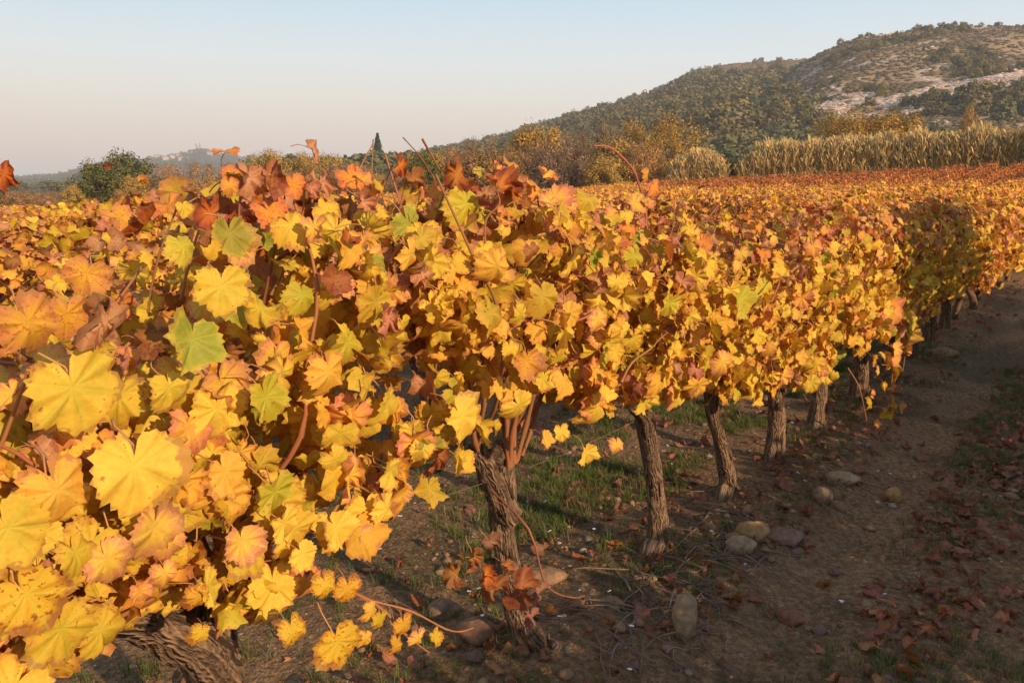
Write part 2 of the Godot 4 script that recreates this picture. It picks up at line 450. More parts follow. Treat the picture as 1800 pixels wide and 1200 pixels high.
func limb(called: String, parent: Node3D, pts: Array, radii: Array, gnarl: float, m: Material) -> void:
	var b := Buf.new()
	var local := []
	for p in pts: local.append(p - parent.position)
	var c := curve(local, 6)
	var rr := []
	for k in c.size():
		var f := float(k) / (c.size() - 1) * (radii.size() - 1)
		var q := mini(int(f), radii.size() - 2)
		rr.append(lerpf(radii[q], radii[q + 1], f - q))
	tube(b, c, rr, 16, Color.WHITE, gnarl, rf(0, 500))
	# loose strips of bark
	for k in 26:
		var q := rng.randi_range(1, c.size() - 4)
		var side: Vector3 = (N * rf(-0.4, 1.0) + U * rf(-1, 1)).normalized()
		var a: Vector3 = c[q] + side * rr[q] * 1.02
		var z: Vector3 = c[q + 2] + side * rr[q + 2] * 1.12 + rand_dir() * 0.006
		tube(b, [a, a.lerp(z, 0.5) + side * rf(0.0, 0.004), z], [0.0035, 0.003, 0.001], 4)
	# knots and old pruning spurs
	for k in (5 if called == "arm" else 3):
		var q := rng.randi_range(c.size() / 2, c.size() - 2)
		var side: Vector3 = (N * rf(-0.2, 1.0) + U * rf(-1, 1) + Vector3.UP * rf(-0.2, 1.0)).normalized()
		var foot: Vector3 = c[q] + side * rr[q] * 0.5
		var end: Vector3 = c[q] + side * rr[q] * rf(1.25, 1.9)
		tube(b, curve([foot, foot.lerp(end, 0.5) + rand_dir() * 0.006, end], 3), [rr[q] * 0.7, rr[q] * 0.66, rr[q] * 0.55, rr[q] * 0.5, rr[q] * 0.46, rr[q] * 0.4, rr[q] * 0.25], 10, Color.WHITE, 0.4, rf(0, 500))
	put(called, b.mesh(m), parent)

func near_vine(t0: float, from: float, to: float, count: int, fine: bool, label: String, trunk: Array, radii: Array, arms: Array, fill: int) -> Node3D:
	var root := thing("grape_vine", row_point(t0, 0.0, 0.0), label, "vine", "old vines of the near row")
	var pts := []
	for p in trunk: pts.append(row_point(p[0], p[1], p[2]) if absf(p[2]) > 0.001 else ROOT0 + U * p[0] + Vector3.UP * (p[1] + 0.03))
	limb("trunk", root, pts, radii, 0.20, mats.bark)
	var heads := [pts[-1]]
	for arm in arms:
		var a := []
		for p in arm[0]: a.append(ROOT0 + U * p[0] + N * p[2] + Vector3.UP * (p[1] + 0.03))
		limb("arm", root, a, arm[1], 0.42, mats.bark)
		heads.append(a[-1])
	for k in (9 if fine else 6):
		var h: Vector3 = heads[k % heads.size()]
		var t := rf(from - 0.1, to + 0.1)
		var top := row_point(t, soft(CANOPY_TOP, t, 0.05) - rf(0.0, 0.35), rf(-0.22, 0.3))
		cane(root, wiggly(h, top, N * rf(-0.05, 0.14) + U * rf(-0.12, 0.12), 5, 0.014), rf(0.005, 0.0085), 0.0022)
	for k in (8 if fine else 3):     # side shoots showing among the leaves
		var s := canopy_spot(rf(from, to), 1.0)
		var p: Vector3 = s[0]
		cane(root, wiggly(p, p + U * rf(-0.35, 0.35) + Vector3.UP * rf(-0.12, 0.16) + N * rf(-0.1, 0.06), Vector3.UP * rf(-0.05, 0.06), 4, 0.012), rf(0.0026, 0.0042), 0.0014)
	for k in (3 if fine else 1):     # shoots standing above the leaves
		var t := rf(from, to)
		var p := row_point(t, soft(CANOPY_TOP, t, 0.05) - 0.14, rf(0.03, 0.2))
		cane(root, wiggly(p, p + Vector3.UP * rf(0.12, 0.22) + U * rf(-0.14, 0.14), U * rf(-0.03, 0.03), 3, 0.008), rf(0.0024, 0.0036), 0.0012)
	for k in count:
		var s := canopy_spot(rf(from, to), 1.0 if rng.randf() < 0.7 else 0.0)
		var kind := pick_kind(s[3])
		var dry := kind in ["p", "d", "r"]
		var style := (2 if rng.randf() < 0.7 else 1) if dry else (2 if rng.randf() < 0.08 + 0.2 * float(s[3]) else 1 if rng.randf() < 0.35 else 0)
		var size := rf(0.030, 0.063) * (1.06 - 0.25 * float(s[3])) * (0.85 if dry else 1.0)
		one_leaf(root, s[0], facing(s[1], s[2], size), kind, style, fine)
	var by_kind := {}
	for k in fill:     # the inner and rear leaves, too hidden to pick apart, and the small ones between
		var front := rng.randf() < 0.5
		var s := canopy_spot(rf(from, to), 1.0 if front else 0.0)
		var p: Vector3 = s[0] - (N * 0.05 if front else N * 0.14) - Vector3.UP * 0.07 * float(s[3])
		var kind := pick_kind(s[3])
		if not by_kind.has(kind): by_kind[kind] = Buf.new()
		by_kind[kind].append(leaf(22, [0.6, 1.0], 2 if kind in ["p", "d", "r"] else rng.randi() % 2, 0.08), Transform3D(facing(s[1] + rand_dir() * 0.6 - N * (0.0 if front else 0.3), s[2], rf(0.024, 0.048) if front else rf(0.04, 0.065)), p - root.position))
	var m := ArrayMesh.new()
	for kind in by_kind: by_kind[kind].surface(m, leaf_mats[kind][rng.randi() % 3])
	put("inner_leaves", m, root).set_meta("kind", "stuff")
	return root

# ------------------------------------------------------------------ vines of the field
func field_kind(red: bool, hr: float) -> String:
	var r := rng.randf()
	if red: return "r" if r < 0.4 else "b" if r < 0.62 else "d" if r < 0.86 else "o"
	if r < 0.14 + 0.08 * hr: return "o"
	if r < 0.22 + 0.20 * hr: return "p"
	if r < 0.30 + 0.24 * hr: return "d"
	if r < 0.60: return "k"
	if r < 0.80: return "Y"
	if r < 0.90: return "s"
	return "y" if r < 0.97 else "h"

func field_vine_mesh(leaves: int, size: float, red: bool, points: int, veined := false) -> Array:
	var w := Buf.new()
	var pts := [Vector3(0, -0.05, 0), Vector3(rf(-0.06, 0.06), 0.2, rf(-0.05, 0.05)), Vector3(rf(-0.12, 0.12), 0.42, rf(-0.06, 0.06)), Vector3(rf(-0.16, 0.16), 0.62, rf(-0.06, 0.06))]
	tube(w, curve(pts, 3), taper(0.045, 0.03, 10), 7, Color.WHITE, 0.2, rf(0, 300))
	for k in 6:
		tube(w, wiggly(pts[-1], Vector3(rf(-0.55, 0.55), rf(1.0, 1.35), rf(-0.25, 0.25)), Vector3(rf(-0.1, 0.1), 0, rf(-0.1, 0.1)), 4, 0.03), taper(0.008, 0.003, 5), 4)
	var b := Buf.new()
	var by_kind := {}
	var off := rf(0, 900)
	for k in leaves:
		var x := rf(-0.6, 0.6) if rng.randf() < 0.5 else rf(-0.34, 0.34)
		var s := rng.randf()
		var hi := 1.38 - 0.5 * x * x + 0.26 * na.get_noise_2d(x * 160.0 + off, 5.0)
		var lo := 0.52 + 0.3 * na.get_noise_2d(x * 140.0 + off, 70.0)
		var y := lerpf(lo, hi, pow(s, 0.8))
		var half := 0.36 * sqrt(maxf(0.06, 1.0 - pow(absf(s - 0.45) / 0.7, 2.0)))
		var z := half * (1.0 if rng.randf() < 0.55 else -1.0) * sqrt(rf(0.15, 1.0))
		if rng.randf() < 0.03: y += rf(0.05, 0.22)
		var kind := field_kind(red, s)
		var kk: Array = LEAF_KINDS[kind]
		var c := vary(Color(kk[0][0], kk[0][1], kk[0][2]).lerp(Color(kk[1][0], kk[1][1], kk[1][2]), rf(0.1, 0.9)), 0.2)
		var out := Vector3(rf(-0.5, 0.5), 0.2 + 0.8 * smoothstep(0.5, 1.0, s), signf(z) * 0.9) + rand_dir() * 0.55
		var into := b
		if veined:
			if not by_kind.has(kind): by_kind[kind] = Buf.new()
			into = by_kind[kind]
		into.append(leaf(points, [0.6, 1.0] if veined else [1.0], rng.randi() % 3, 0.08, c), Transform3D(facing(out, Vector3(rf(-0.8, 0.8), -1, rf(-0.4, 0.4)), size * rf(0.75, 1.25)), Vector3(x, y, z)))
	if veined:
		var m := ArrayMesh.new()
		for kind in by_kind: by_kind[kind].surface(m, leaf_mats[kind][rng.randi() % 3])
		return [w.mesh(mats.bark), m]
	return [w.mesh(mats.bark), b.mesh(mats.mass)]

func place_vine(v: Array, p: Vector3, turn: float, scale: Vector3, label: String, group: String) -> Node3D:
	var o := thing("grape_vine", p, label, "vine", group)
	o.basis = Basis(Vector3.UP, turn) * Basis.from_scale(scale)
	put("trunk", v[0], o)
	put("leaves", v[1], o).set_meta("kind", "stuff")
	return o

# ------------------------------------------------------------------ trees
func spray(b: Buf, p: Vector3, normal: Vector3, size: float, col: Color, out := Vector3.ZERO) -> void:
	var x := normal.cross(rand_dir()).normalized()
	var y := normal.cross(x)
	var o := b.v.size()
	b.add(p - x * size * rf(0.3, 0.6) - y * size * rf(0.2, 0.5), Vector2.ZERO, col)
	b.add(p + x * size * rf(0.3, 0.6) - y * size * rf(0.1, 0.4) + normal * size * rf(-0.15, 0.15), Vector2.ZERO, col)
	b.add(p + x * size * rf(0.0, 0.4) + y * size * rf(0.3, 0.7), Vector2.ZERO, col)
	b.add(p - x * size * rf(0.3, 0.6) + y * size * rf(0.2, 0.6) + normal * size * rf(-0.2, 0.2), Vector2.ZERO, col)
	if out == Vector3.ZERO:
		b.tri(o, o + 1, o + 2); b.tri(o, o + 2, o + 3)
		return
	var face := -(b.v[o + 1] - b.v[o]).cross(b.v[o + 2] - b.v[o]).normalized()
	if face.dot(out) < 0.0:
		b.tri(o, o + 2, o + 1); b.tri(o, o + 3, o + 2)
		face = -face
	else:
		b.tri(o, o + 1, o + 2); b.tri(o, o + 2, o + 3)
	var n := (face * 0.45 + out.normalized()).normalized()
	for k in 4: b.n.append(n)

# a tree one unit high: [wood, crown]. narrow: crown width over height; upright: twigs rising like a willow; thin: share of leaf
func tree_mesh(cols: Array, narrow: float, clumps: int, leaves: int, size: float, base: float, upright: float, twigs: int) -> Array:
	var w := Buf.new()
	var b := Buf.new()
	var lean := Vector3(rf(-0.05, 0.05), 0, rf(-0.05, 0.05))
	var fork := Vector3(0, base + 0.12, 0) + lean
	tube(w, curve([Vector3(0, -0.05, 0), fork * 0.5 + rand_dir() * 0.01, fork, Vector3(0, 0.75, 0) + lean * 2.0], 3), taper(0.028, 0.008, 10), 6, Color(0.11, 0.085, 0.06))
	var spots := []
	for k in clumps:
		var f := (k + rf(0.2, 0.8)) / clumps
		var y := lerpf(base + 0.06, 0.9, f)
		var wide := narrow * 0.5 * sqrt(maxf(0.06, 1.0 - pow(absf(f - 0.42) / 0.66, 2.0)))
		var a := k * 2.4 + rf(-0.4, 0.4)
		var d := wide * sqrt(rf(0.1, 1.0))
		var c := Vector3(cos(a) * d, y, sin(a) * d) + lean
		var r := narrow * rf(0.14, 0.24)
		spots.append([c, r, f])
		if k % 2 == 0: tube(w, curve([fork.lerp(Vector3(lean.x, 0.6, lean.z), rf(0, 0.6)), c * Vector3(0.6, 0.9, 0.6), c], 2), taper(0.011, 0.003, 5), 4, Color(0.12, 0.09, 0.065))
	for k in twigs:
		var s: Array = spots[rng.randi() % clumps]
		var p: Vector3 = s[0]
		var q := p + (Vector3(p.x, 0.5 + upright, p.z).normalized() + rand_dir() * 0.5).normalized() * float(s[1]) * rf(0.9, 1.6)
		tube(b, [p, q], [0.0035, 0.0012], 3, vary(Color(0.26, 0.17, 0.11), 0.3))
	b.smooth()
	for k in leaves:
		var s: Array = spots[rng.randi() % clumps]
		var d := rand_dir()
		d.y = d.y * 0.9 + upright * rf(0, 0.9)
		var p: Vector3 = s[0] + d * float(s[1]) * pow(rng.randf(), 0.4)
		var base_col: Color = cols[rng.randi() % cols.size()]
		spray(b, p, (d + rand_dir() * 0.8 + Vector3.UP * 0.3).normalized(), size * rf(0.6, 1.3), vary(base_col, 0.14), d + (p - Vector3(0, 0.45, 0)).normalized() * 0.6)
	return [w.mesh(mats.wood), b.mesh(mats.foliage)]

func place_tree(called: String, v: Array, x: float, z: float, height: float, turn: float, label: String, category: String, group := "", wide := 1.0, y := INF) -> Node3D:
	var o := thing(called, Vector3(x, (ground_height(x, z) if y == INF else y), z), label, category, group)
	o.basis = Basis(Vector3.UP, turn) * Basis.from_scale(Vector3(height * wide, height, height * wide))
	put("trunk", v[0], o)
	put("crown", v[1], o)
	return o

# ------------------------------------------------------------------ hills: [bearing in degrees right of straight ahead, slope from the eye to the crest]
const HILL := [[9.0, 0.012], [11.01, 0.0456], [14.0, 0.0627], [16.48, 0.0939], [18.17, 0.1244], [19.17, 0.1378], [20.16, 0.1491], [22.12, 0.1627], [24.06, 0.1668], [27.8, 0.1656], [31.31, 0.161], [39.09, 0.1393], [45.67, 0.0983], [60.0, 0.03]]
const RIDGE := [[-18.5, 0.003], [-16.36, 0.0134], [-13.36, 0.019], [-10.28, 0.024], [-6.36, 0.0344], [-3.18, 0.046], [-0.79, 0.0556], [1.98, 0.0709], [5.9, 0.0918], [9.73, 0.1098], [11.96, 0.1276], [14.16, 0.1388], [16.32, 0.1428], [19.14, 0.1441], [22.22, 0.1399], [28.66, 0.1177], [38.0, 0.06]]
const FAR_RIDGE := [[-48.0, 0.0080], [-40.04, 0.0103], [-32.23, 0.0092], [-30.02, 0.0111], [-28.94, 0.0130], [-27.66, 0.0210], [-26.04, 0.0268], [-24.89, 0.0295], [-24.4, 0.0277], [-23.88, 0.0322], [-23.03, 0.0336], [-22.35, 0.0350], [-21.3, 0.0403], [-20.42, 0.0411], [-19.74, 0.0362], [-18.14, 0.0339], [-15.58, 0.0337], [-13.34, 0.0340], [-9.89, 0.0323], [-5.59, 0.0177], [0.0, 0.0080]]
func crest_line(which: int, deg: float) -> float: return soft([HILL, RIDGE, FAR_RIDGE][which], deg, [0.7, 0.5, 0.25][which])
const CREST_AT := [680.0, 980.0, 2600.0]
const TOE_AT := [260.0, 240.0, 1300.0]
func hill_height(which: int, deg: float, r: float) -> float:
	var s: float = (r - TOE_AT[which]) / (CREST_AT[which] - TOE_AT[which])
	var top: float = crest_line(which, deg) * CREST_AT[which] + 1.6
	var x := sin(deg_to_rad(deg)) * r
	var z := -cos(deg_to_rad(deg)) * r
	var f := s if s < 0.0 else (pow(s, 1.08) if s < 1.0 else 1.0 - (s - 1.0) * 0.55)
	var rough := 0.055 * na.get_noise_2d(x * 0.55, z * 0.55) + 0.03 * nb.get_noise_2d(x * 0.9, z * 0.9)
	if which == 2: rough *= 0.4
	return top * (f + rough * (1.0 - smoothstep(0.75, 1.0, s) * 0.75) * smoothstep(0.0, 0.25, s)) - (4.0 if s < 0.02 else 0.0)
func hill_point(which: int, deg: float, r: float) -> Vector3:
	return Vector3(sin(deg_to_rad(deg)) * r, hill_height(which, deg, r), -cos(deg_to_rad(deg)) * r)
# how rocky the near hill is there
func rocky(deg: float, r: float) -> float:
	var s: float = (r - TOE_AT[0]) / (CREST_AT[0] - TOE_AT[0])
	var mid: float = 0.40 + 0.006 * (deg - 24.0) + 0.06 * nb.get_noise_2d(deg * 30.0, 3.0)
	var band := exp(-pow((s - mid) / 0.10, 2.0)) * smoothstep(16.5, 20.0, deg)
	var p := hill_point(0, deg, r)
	return clampf(band * 0.72 + 0.85 * na.get_noise_2d(p.x * 2.2, p.z * 2.2) + 0.7 * nb.get_noise_2d(p.x * 5.5, p.z * 5.5) - 0.06, 0.0, 1.0)

func hill(which: int, called: String, from: float, to: float, cols: int, rows: int, past: float) -> void:
	var b := Buf.new()
	for j in rows + 1:
		var r: float = lerpf(TOE_AT[which] - 25.0, CREST_AT[which] * past, pow(float(j) / rows, 1.1))
		for k in cols + 1:
			var deg := lerpf(from, to, float(k) / cols)
			var p := hill_point(which, deg, r)
			var n1 := na.get_noise_2d(p.x * 1.3, p.z * 1.3)
			var n2 := nb.get_noise_2d(p.x * 4.0, p.z * 4.0)
			var c := Color(0.235, 0.155, 0.08).lerp(Color(0.35, 0.225, 0.118), clampf(0.5 + n1 * 1.4 + n2 * 0.5, 0, 1))
			if which == 0: c = c.lerp(Color(0.48, 0.36, 0.28), smoothstep(0.25, 0.6, rocky(deg, r) + n2 * 0.25))
			if which == 1: c = c.lerp(Color(0.16, 0.125, 0.066), 0.5)
			if which == 2: c = Color(0.05, 0.046, 0.034).lerp(Color(0.13, 0.09, 0.062), clampf(0.35 + n1 * 1.8 + n2, 0, 1))
			b.add(p, Vector2.ZERO, c)
	for j in rows:
		for k in cols:
			var a := j * (cols + 1) + k
			b.tri(a, a + cols + 2, a + 1); b.tri(a, a + cols + 1, a + cols + 2)
	put(called, b.mesh(mats.terrain)).set_meta("kind", "structure")

# ------------------------------------------------------------------ the scene
func _ready() -> void:
	rng.seed = 20241
	na.seed = 11; na.fractal_octaves = 3
	nb.seed = 29; nb.fractal_octaves = 2
	light_and_camera()
	make_materials()
	setting()
	background_trees()
	hillside()
	village()
	field()
	near_row()
	track_details()

func light_and_camera() -> void:
	var cam := Camera3D.new()
	cam.name = "camera"
	add_child(cam)
	cam.position = Vector3(0, 1.6, 0)
	cam.rotation_degrees = Vector3(-10.916, 0, 0)
	cam.fov = 46.4
	cam.near = 0.05
	cam.far = 20000.0
	cam.current = true
	var sky_stops := [[-90.0, Color(0.301, 0.239, 0.186)], [-4.0, Color(0.354, 0.283, 0.230)], [0.0, Color(0.655, 0.531, 0.469)], [2.0, Color(0.708, 0.584, 0.518)], [4.2, Color(0.752, 0.659, 0.575)], [6.2, Color(0.752, 0.726, 0.664)], [8.5, Color(0.699, 0.748, 0.757)], [12.5, Color(0.531, 0.686, 0.792)], [20.0, Color(0.469, 0.628, 0.770)], [40.0, Color(0.354, 0.491, 0.664)], [90.0, Color(0.239, 0.345, 0.504)]]
	var im := Image.create(16, 720, false, Image.FORMAT_RGBF)
	for y in 720:
		var e := 90.0 - (y + 0.5) * 0.25
		var c := Color.BLACK
		for k in range(1, sky_stops.size()):
			if e <= sky_stops[k][0]:
				var f: float = (e - sky_stops[k - 1][0]) / (sky_stops[k][0] - sky_stops[k - 1][0])
				c = sky_stops[k - 1][1].lerp(sky_stops[k][1], f)
				break
		for x in 16: im.set_pixel(x, y, c)
	var sky_mat := PanoramaSkyMaterial.new()
	sky_mat.panorama = ImageTexture.create_from_image(im)
	var env := Environment.new()
	env.background_mode = Environment.BG_SKY
	env.sky = Sky.new()
	env.sky.sky_material = sky_mat
	env.tonemap_mode = Environment.TONE_MAPPER_LINEAR
	env.tonemap_exposure = 1.14
	env.sdfgi_enabled = true
	env.ssao_enabled = true
	env.ssil_enabled = true
	env.fog_enabled = true
	env.fog_density = 0.00024
	env.fog_light_color = lin(0.80, 0.80, 0.82)
	var we := WorldEnvironment.new()
	we.name = "air"
	we.environment = env
	add_child(we)
	var sun := DirectionalLight3D.new()
	sun.name = "sun"
	sun.light_color = lin(1.0, 0.745, 0.48)
	sun.light_energy = 1.6
	sun.light_angular_distance = 0.55
	sun.shadow_enabled = true
	sun.directional_shadow_max_distance = 900.0
	add_child(sun)
	var az := deg_to_rad(40.0)     # the sun stands behind the viewer's right shoulder
	var alt := deg_to_rad(20.5)
	var to_sun := Vector3(sin(az) * cos(alt), sin(alt), cos(az) * cos(alt))
	sun.look_at_from_position(to_sun * 100.0, Vector3.ZERO)

func make_materials() -> void:
	mats.bark = bark_material(Color(0.06, 0.038, 0.025), Color(0.33, 0.205, 0.125))
	mats.cane = painted(0.55)
	mats.mass = painted(0.7, 0.5)
	mats.foliage = painted(0.85, 0.35)
	mats.wood = painted(0.95)
	mats.terrain = painted(1.0)
	mats.plain = painted(0.9)
	mats.grass = painted(0.75, 0.4)
	var soil := painted(1.0)
	soil.albedo_texture = noise_picture(1024, 0.012, Color(0.56, 0.52, 0.48), Color(1, 1, 1), 7)
	soil.uv1_triplanar = true; soil.uv1_world_triplanar = true
	soil.uv1_scale = Vector3(1.7, 1.7, 1.7)
	soil.heightmap_enabled = true
	soil.heightmap_texture = noise_picture(1024, 0.02, Color.BLACK, Color.WHITE, 7, 8)
	soil.heightmap_scale = 3.0
	mats.soil = soil
	var stone := painted(0.85)
	stone.albedo_texture = noise_picture(256, 0.03, Color(0.62, 0.6, 0.58), Color(1, 1, 1), 6, 5)
	stone.uv1_triplanar = true
	stone.uv1_scale = Vector3(3, 3, 3)
	mats.stone = stone
	var relief := vein_relief()
	for kind in LEAF_KINDS:
		var first := leaf_material(kind, relief)
		var paler := first.duplicate()
		paler.albedo_color = lin(0.86, 0.90, 0.8)
		var warmer := first.duplicate()
		warmer.albedo_color = lin(0.96, 0.80, 0.9)
		leaf_mats[kind] = [first, paler, warmer]
	var stalk := std(0.6, lin(0.50, 0.24, 0.10))
	for style in 3:
		near_leaves.append([])
		plain_leaves.append([])
		for k in 12:
			for fine in [true, false]:
				var l := leaf(46, [0.35, 0.7, 1.0], style, 0.065) if fine else leaf(24, [0.55, 1.0], style, 0.07)
				var m := l.mesh(leaf_mats.y[0])
				var s := Buf.new()
				tube(s, curve([Vector3(0, 0, -0.01), Vector3(rf(-0.1, 0.1), -0.35, -0.22), Vector3(rf(-0.2, 0.2), -0.75, -0.65), Vector3(rf(-0.3, 0.3), -0.9, -1.1)], 2), taper(0.022, 0.03, 7), 4)
				s.surface(m, stalk)
				(near_leaves if fine else plain_leaves)[style].append(m)

func setting() -> void:
	var b := Buf.new()
	var rings := [0.0]
	var r := 0.5
	while r < 9000.0:
		rings.append(r)
		r *= 1.012 if r > 1.5 and r < 9.0 else 1.05
	var degs := []
	for k in 260: degs.append(-40.0 + 80.0 * k / 260.0)
	for k in 56: degs.append(40.0 + 5.0 * k)
	var cols: int = degs.size()
	for j in rings.size():
		for k in cols:
			var a := deg_to_rad(degs[k])
			var x: float = sin(a) * rings[j]
			var z: float = -cos(a) * rings[j]
			var w := across_of(Vector3(x, 0, z))
			var n1 := na.get_noise_2d(x * 45.0, z * 45.0)
			var n2 := nb.get_noise_2d(x * 160.0, z * 160.0)
			var c := Color(0.56, 0.35, 0.19) * (1.0 + 0.25 * n1 + 0.2 * n2)
			c = c.lerp(Color(0.66, 0.43, 0.25), exp(-pow((w - 0.62 + n1 * 0.15) / 0.22, 2.0)) * (0.7 + n2 * 0.5))
			c = c.lerp(Color(0.32, 0.225, 0.125), clampf(0.9 * smoothstep(0.05, 0.4, n1 + n2 * 0.5 + 0.25 * exp(-pow((w - 1.05) / 0.3, 2.0))), 0, 1))
			if rings[j] > 70.0: c = c.lerp(Color(0.15, 0.13, 0.07).lerp(Color(0.24, 0.17, 0.11), clampf(0.5 + na.get_noise_2d(x * 0.8, z * 0.8) * 1.5, 0, 1)), smoothstep(70.0, 90.0, rings[j]))
			b.add(Vector3(x, ground_height(x, z), z), Vector2.ZERO, c)
	for j in rings.size() - 1:
		for k in cols:
			var a0: int = j * cols + k
			var b0: int = j * cols + (k + 1) % cols
			b.tri(a0, b0 + cols, b0); b.tri(a0, a0 + cols, b0 + cols)
	put("ground", b.mesh(mats.soil)).set_meta("kind", "structure")
	hill(0, "hill", 9.0, 60.0, 170, 90, 1.5)
	hill(1, "wooded_ridge_terrain", -18.0, 38.0, 150, 60, 1.25)
	hill(2, "far_ridge_terrain", -48.0, 0.0, 150, 30, 1.3)

const OCHRE := [Color(0.552, 0.313, 0.064), Color(0.662, 0.386, 0.083), Color(0.442, 0.276, 0.074), Color(0.368, 0.276, 0.074)]
const RUST := [Color(0.518, 0.259, 0.096), Color(0.422, 0.230, 0.096), Color(0.576, 0.307, 0.115)]
const OLIVE := [Color(0.123, 0.128, 0.038), Color(0.160, 0.145, 0.043), Color(0.094, 0.109, 0.035), Color(0.203, 0.167, 0.051)]
const OAK := [Color(0.130, 0.134, 0.057), Color(0.184, 0.162, 0.065), Color(0.108, 0.121, 0.051), Color(0.238, 0.177, 0.072)]
const TWIG := [Color(0.400, 0.240, 0.140), Color(0.340, 0.210, 0.130), Color(0.440, 0.280, 0.150)]
const GOLD := [Color(0.50, 0.27, 0.042), Color(0.44, 0.25, 0.05), Color(0.36, 0.23, 0.055), Color(0.40, 0.20, 0.05)]
const CONIFER := [Color(0.031, 0.044, 0.023), Color(0.042, 0.052, 0.029)]

func at_bearing(deg: float, r: float) -> Vector3: return on_ground(sin(deg_to_rad(deg)) * r, -cos(deg_to_rad(deg)) * r)

func background_trees() -> void:
	var kinds := {
		"ochre": [tree_mesh(OCHRE, 0.85, 24, 6645, 0.024, 0.06, 0.6, 120), tree_mesh(OCHRE, 0.7, 22, 5863, 0.024, 0.08, 0.7, 100)],
		"rust": [tree_mesh(RUST, 0.75, 22, 4301, 0.022, 0.06, 0.8, 260), tree_mesh(RUST, 0.9, 24, 4692, 0.022, 0.04, 0.6, 260)],
		"olive": [tree_mesh(OLIVE, 0.95, 26, 8602, 0.027, 0.05, 0.1, 0), tree_mesh(OLIVE, 0.85, 24, 7820, 0.027, 0.06, 0.2, 0)],
		"twig": [tree_mesh(TWIG, 1.2, 24, 1955, 0.017, 0.02, 0.9, 900), tree_mesh(TWIG, 1.0, 22, 1955, 0.017, 0.02, 0.8, 800)],
		"gold": [tree_mesh(GOLD, 0.7, 22, 5863, 0.024, 0.04, 0.7, 60), tree_mesh(GOLD, 1.0, 24, 6254, 0.024, 0.03, 0.5, 60)],
		"oak": [tree_mesh(OAK, 1.05, 26, 5863, 0.032, 0.1, 0.0, 0), tree_mesh(OAK, 1.2, 26, 5863, 0.032, 0.08, 0.0, 0)],
	}
	mats.kinds = kinds
	# name, kind, bearing, distance, height, width, label
	var single := [
		["olive_tree", "olive", -25.1, 96.0, 6.3, 1.0, "tall dark green bushy tree left of centre-left, the bigger of the green pair"],
		["olive_tree", "olive", -26.9, 92.0, 5.1, 1.0, "smaller round green tree beside the bigger green one on the left"],
		["autumn_tree", "ochre", -28.6, 84.0, 2.9, 1.1, "low golden brown bush left of the two green trees"],
		["autumn_tree", "twig", -31.0, 90.0, 2.2, 1.2, "thin bare brown bush near the left edge behind the vines"],
		["autumn_tree", "rust", -22.9, 112.0, 5.5, 1.0, "bare brownish tree just right of the green pair on the left"],
		["autumn_tree", "rust", -21.0, 118.0, 5.8, 1.0, "brown leafless tree second right of the green pair"],
		["autumn_tree", "rust", -18.9, 120.0, 6.0, 1.1, "brown thinning tree below the end of the village ridge"],
		["autumn_tree", "ochre", -16.4, 122.0, 7.7, 1.1, "rounded ochre tree that stands highest of the left brown clump"],
		["autumn_tree", "ochre", -14.3, 122.0, 7.4, 1.0, "ochre tree right of the highest rounded ochre crown"],
		["autumn_tree", "ochre", -12.6, 118.0, 7.1, 1.0, "ochre tree at the right end of the left ochre clump"],
		["autumn_tree", "rust", -10.8, 100.0, 5.4, 1.2, "low rust brown bush under the lone cypress"],
		["green_bush", "olive", -6.4, 82.0, 5.4, 0.8, "yellow green bush rising behind the top of the near row"],
		["autumn_tree", "rust", -4.1, 108.0, 7.2, 0.8, "pinkish brown bare tree at the middle of the skyline trees"],
		["autumn_tree", "rust", -2.0, 104.0, 5.6, 1.2, "low reddish brown thicket left of the tall golden tree"],
		["autumn_tree", "gold", 0.6, 100.0, 8.8, 0.95, "tall golden brown tree, left of the tallest pair in the middle"],
		["autumn_tree", "ochre", 2.6, 104.0, 9.2, 0.9, "tall ochre tree, right of the tallest pair in the middle"],
		["bare_bush", "twig", 3.6, 84.0, 6.3, 1.25, "wide bare grey brown bush in front of the tall ochre trees"],
		["bare_bush", "twig", 5.9, 90.0, 6.9, 1.1, "bare twiggy bush right of the widest bare bush"],
		["autumn_tree", "ochre", 6.6, 82.0, 4.3, 1.5, "low ochre scrub at the field edge below the bare bushes"],
		["autumn_tree", "gold", 8.3, 104.0, 9.0, 0.7, "slim golden tree left of the reeds"],
		["autumn_tree", "ochre", 9.5, 108.0, 7.8, 0.9, "brownish tree between two slim golden trees"],
		["autumn_tree", "gold", 11.0, 100.0, 9.2, 0.8, "slim golden tree just above the left end of the reeds"],
		["dark_bush", "oak", 15.1, 80.0, 3.6, 0.8, "dark green bush in the gap between the two reed stands"],
		["gold_bush", "gold", 21.6, 112.0, 9.3, 0.9, "yellow bush behind the middle of the long reed stand"],
		["gold_bush", "gold", 22.9, 110.0, 9.2, 1.0, "bright yellow bush, second of those behind the reeds"],
		["gold_bush", "gold", 24.2, 112.0, 9.2, 1.1, "bright yellow bush, third of those behind the reeds"],
		["gold_bush", "gold", 25.5, 112.0, 8.7, 1.1, "yellow bush, rightmost of those behind the reeds"],
		["orange_bush", "gold", 28.9, 190.0, 15.0, 0.45, "small orange bush on the slope above the reeds at right"],
	]
	for s in single:
		var p := at_bearing(s[2], s[3])
		var v: Array = kinds[s[1]][rng.randi() % 2]
		place_tree(s[0], v, p.x, p.z, float(s[4]) - maxf(p.y, 0.0) * 0.4, rf(0, TAU), s[6], "bush" if "bush" in s[0] else "tree", "trees at the far edge of the field", s[5])
	# scrub along the foot of the trees
	var low := []
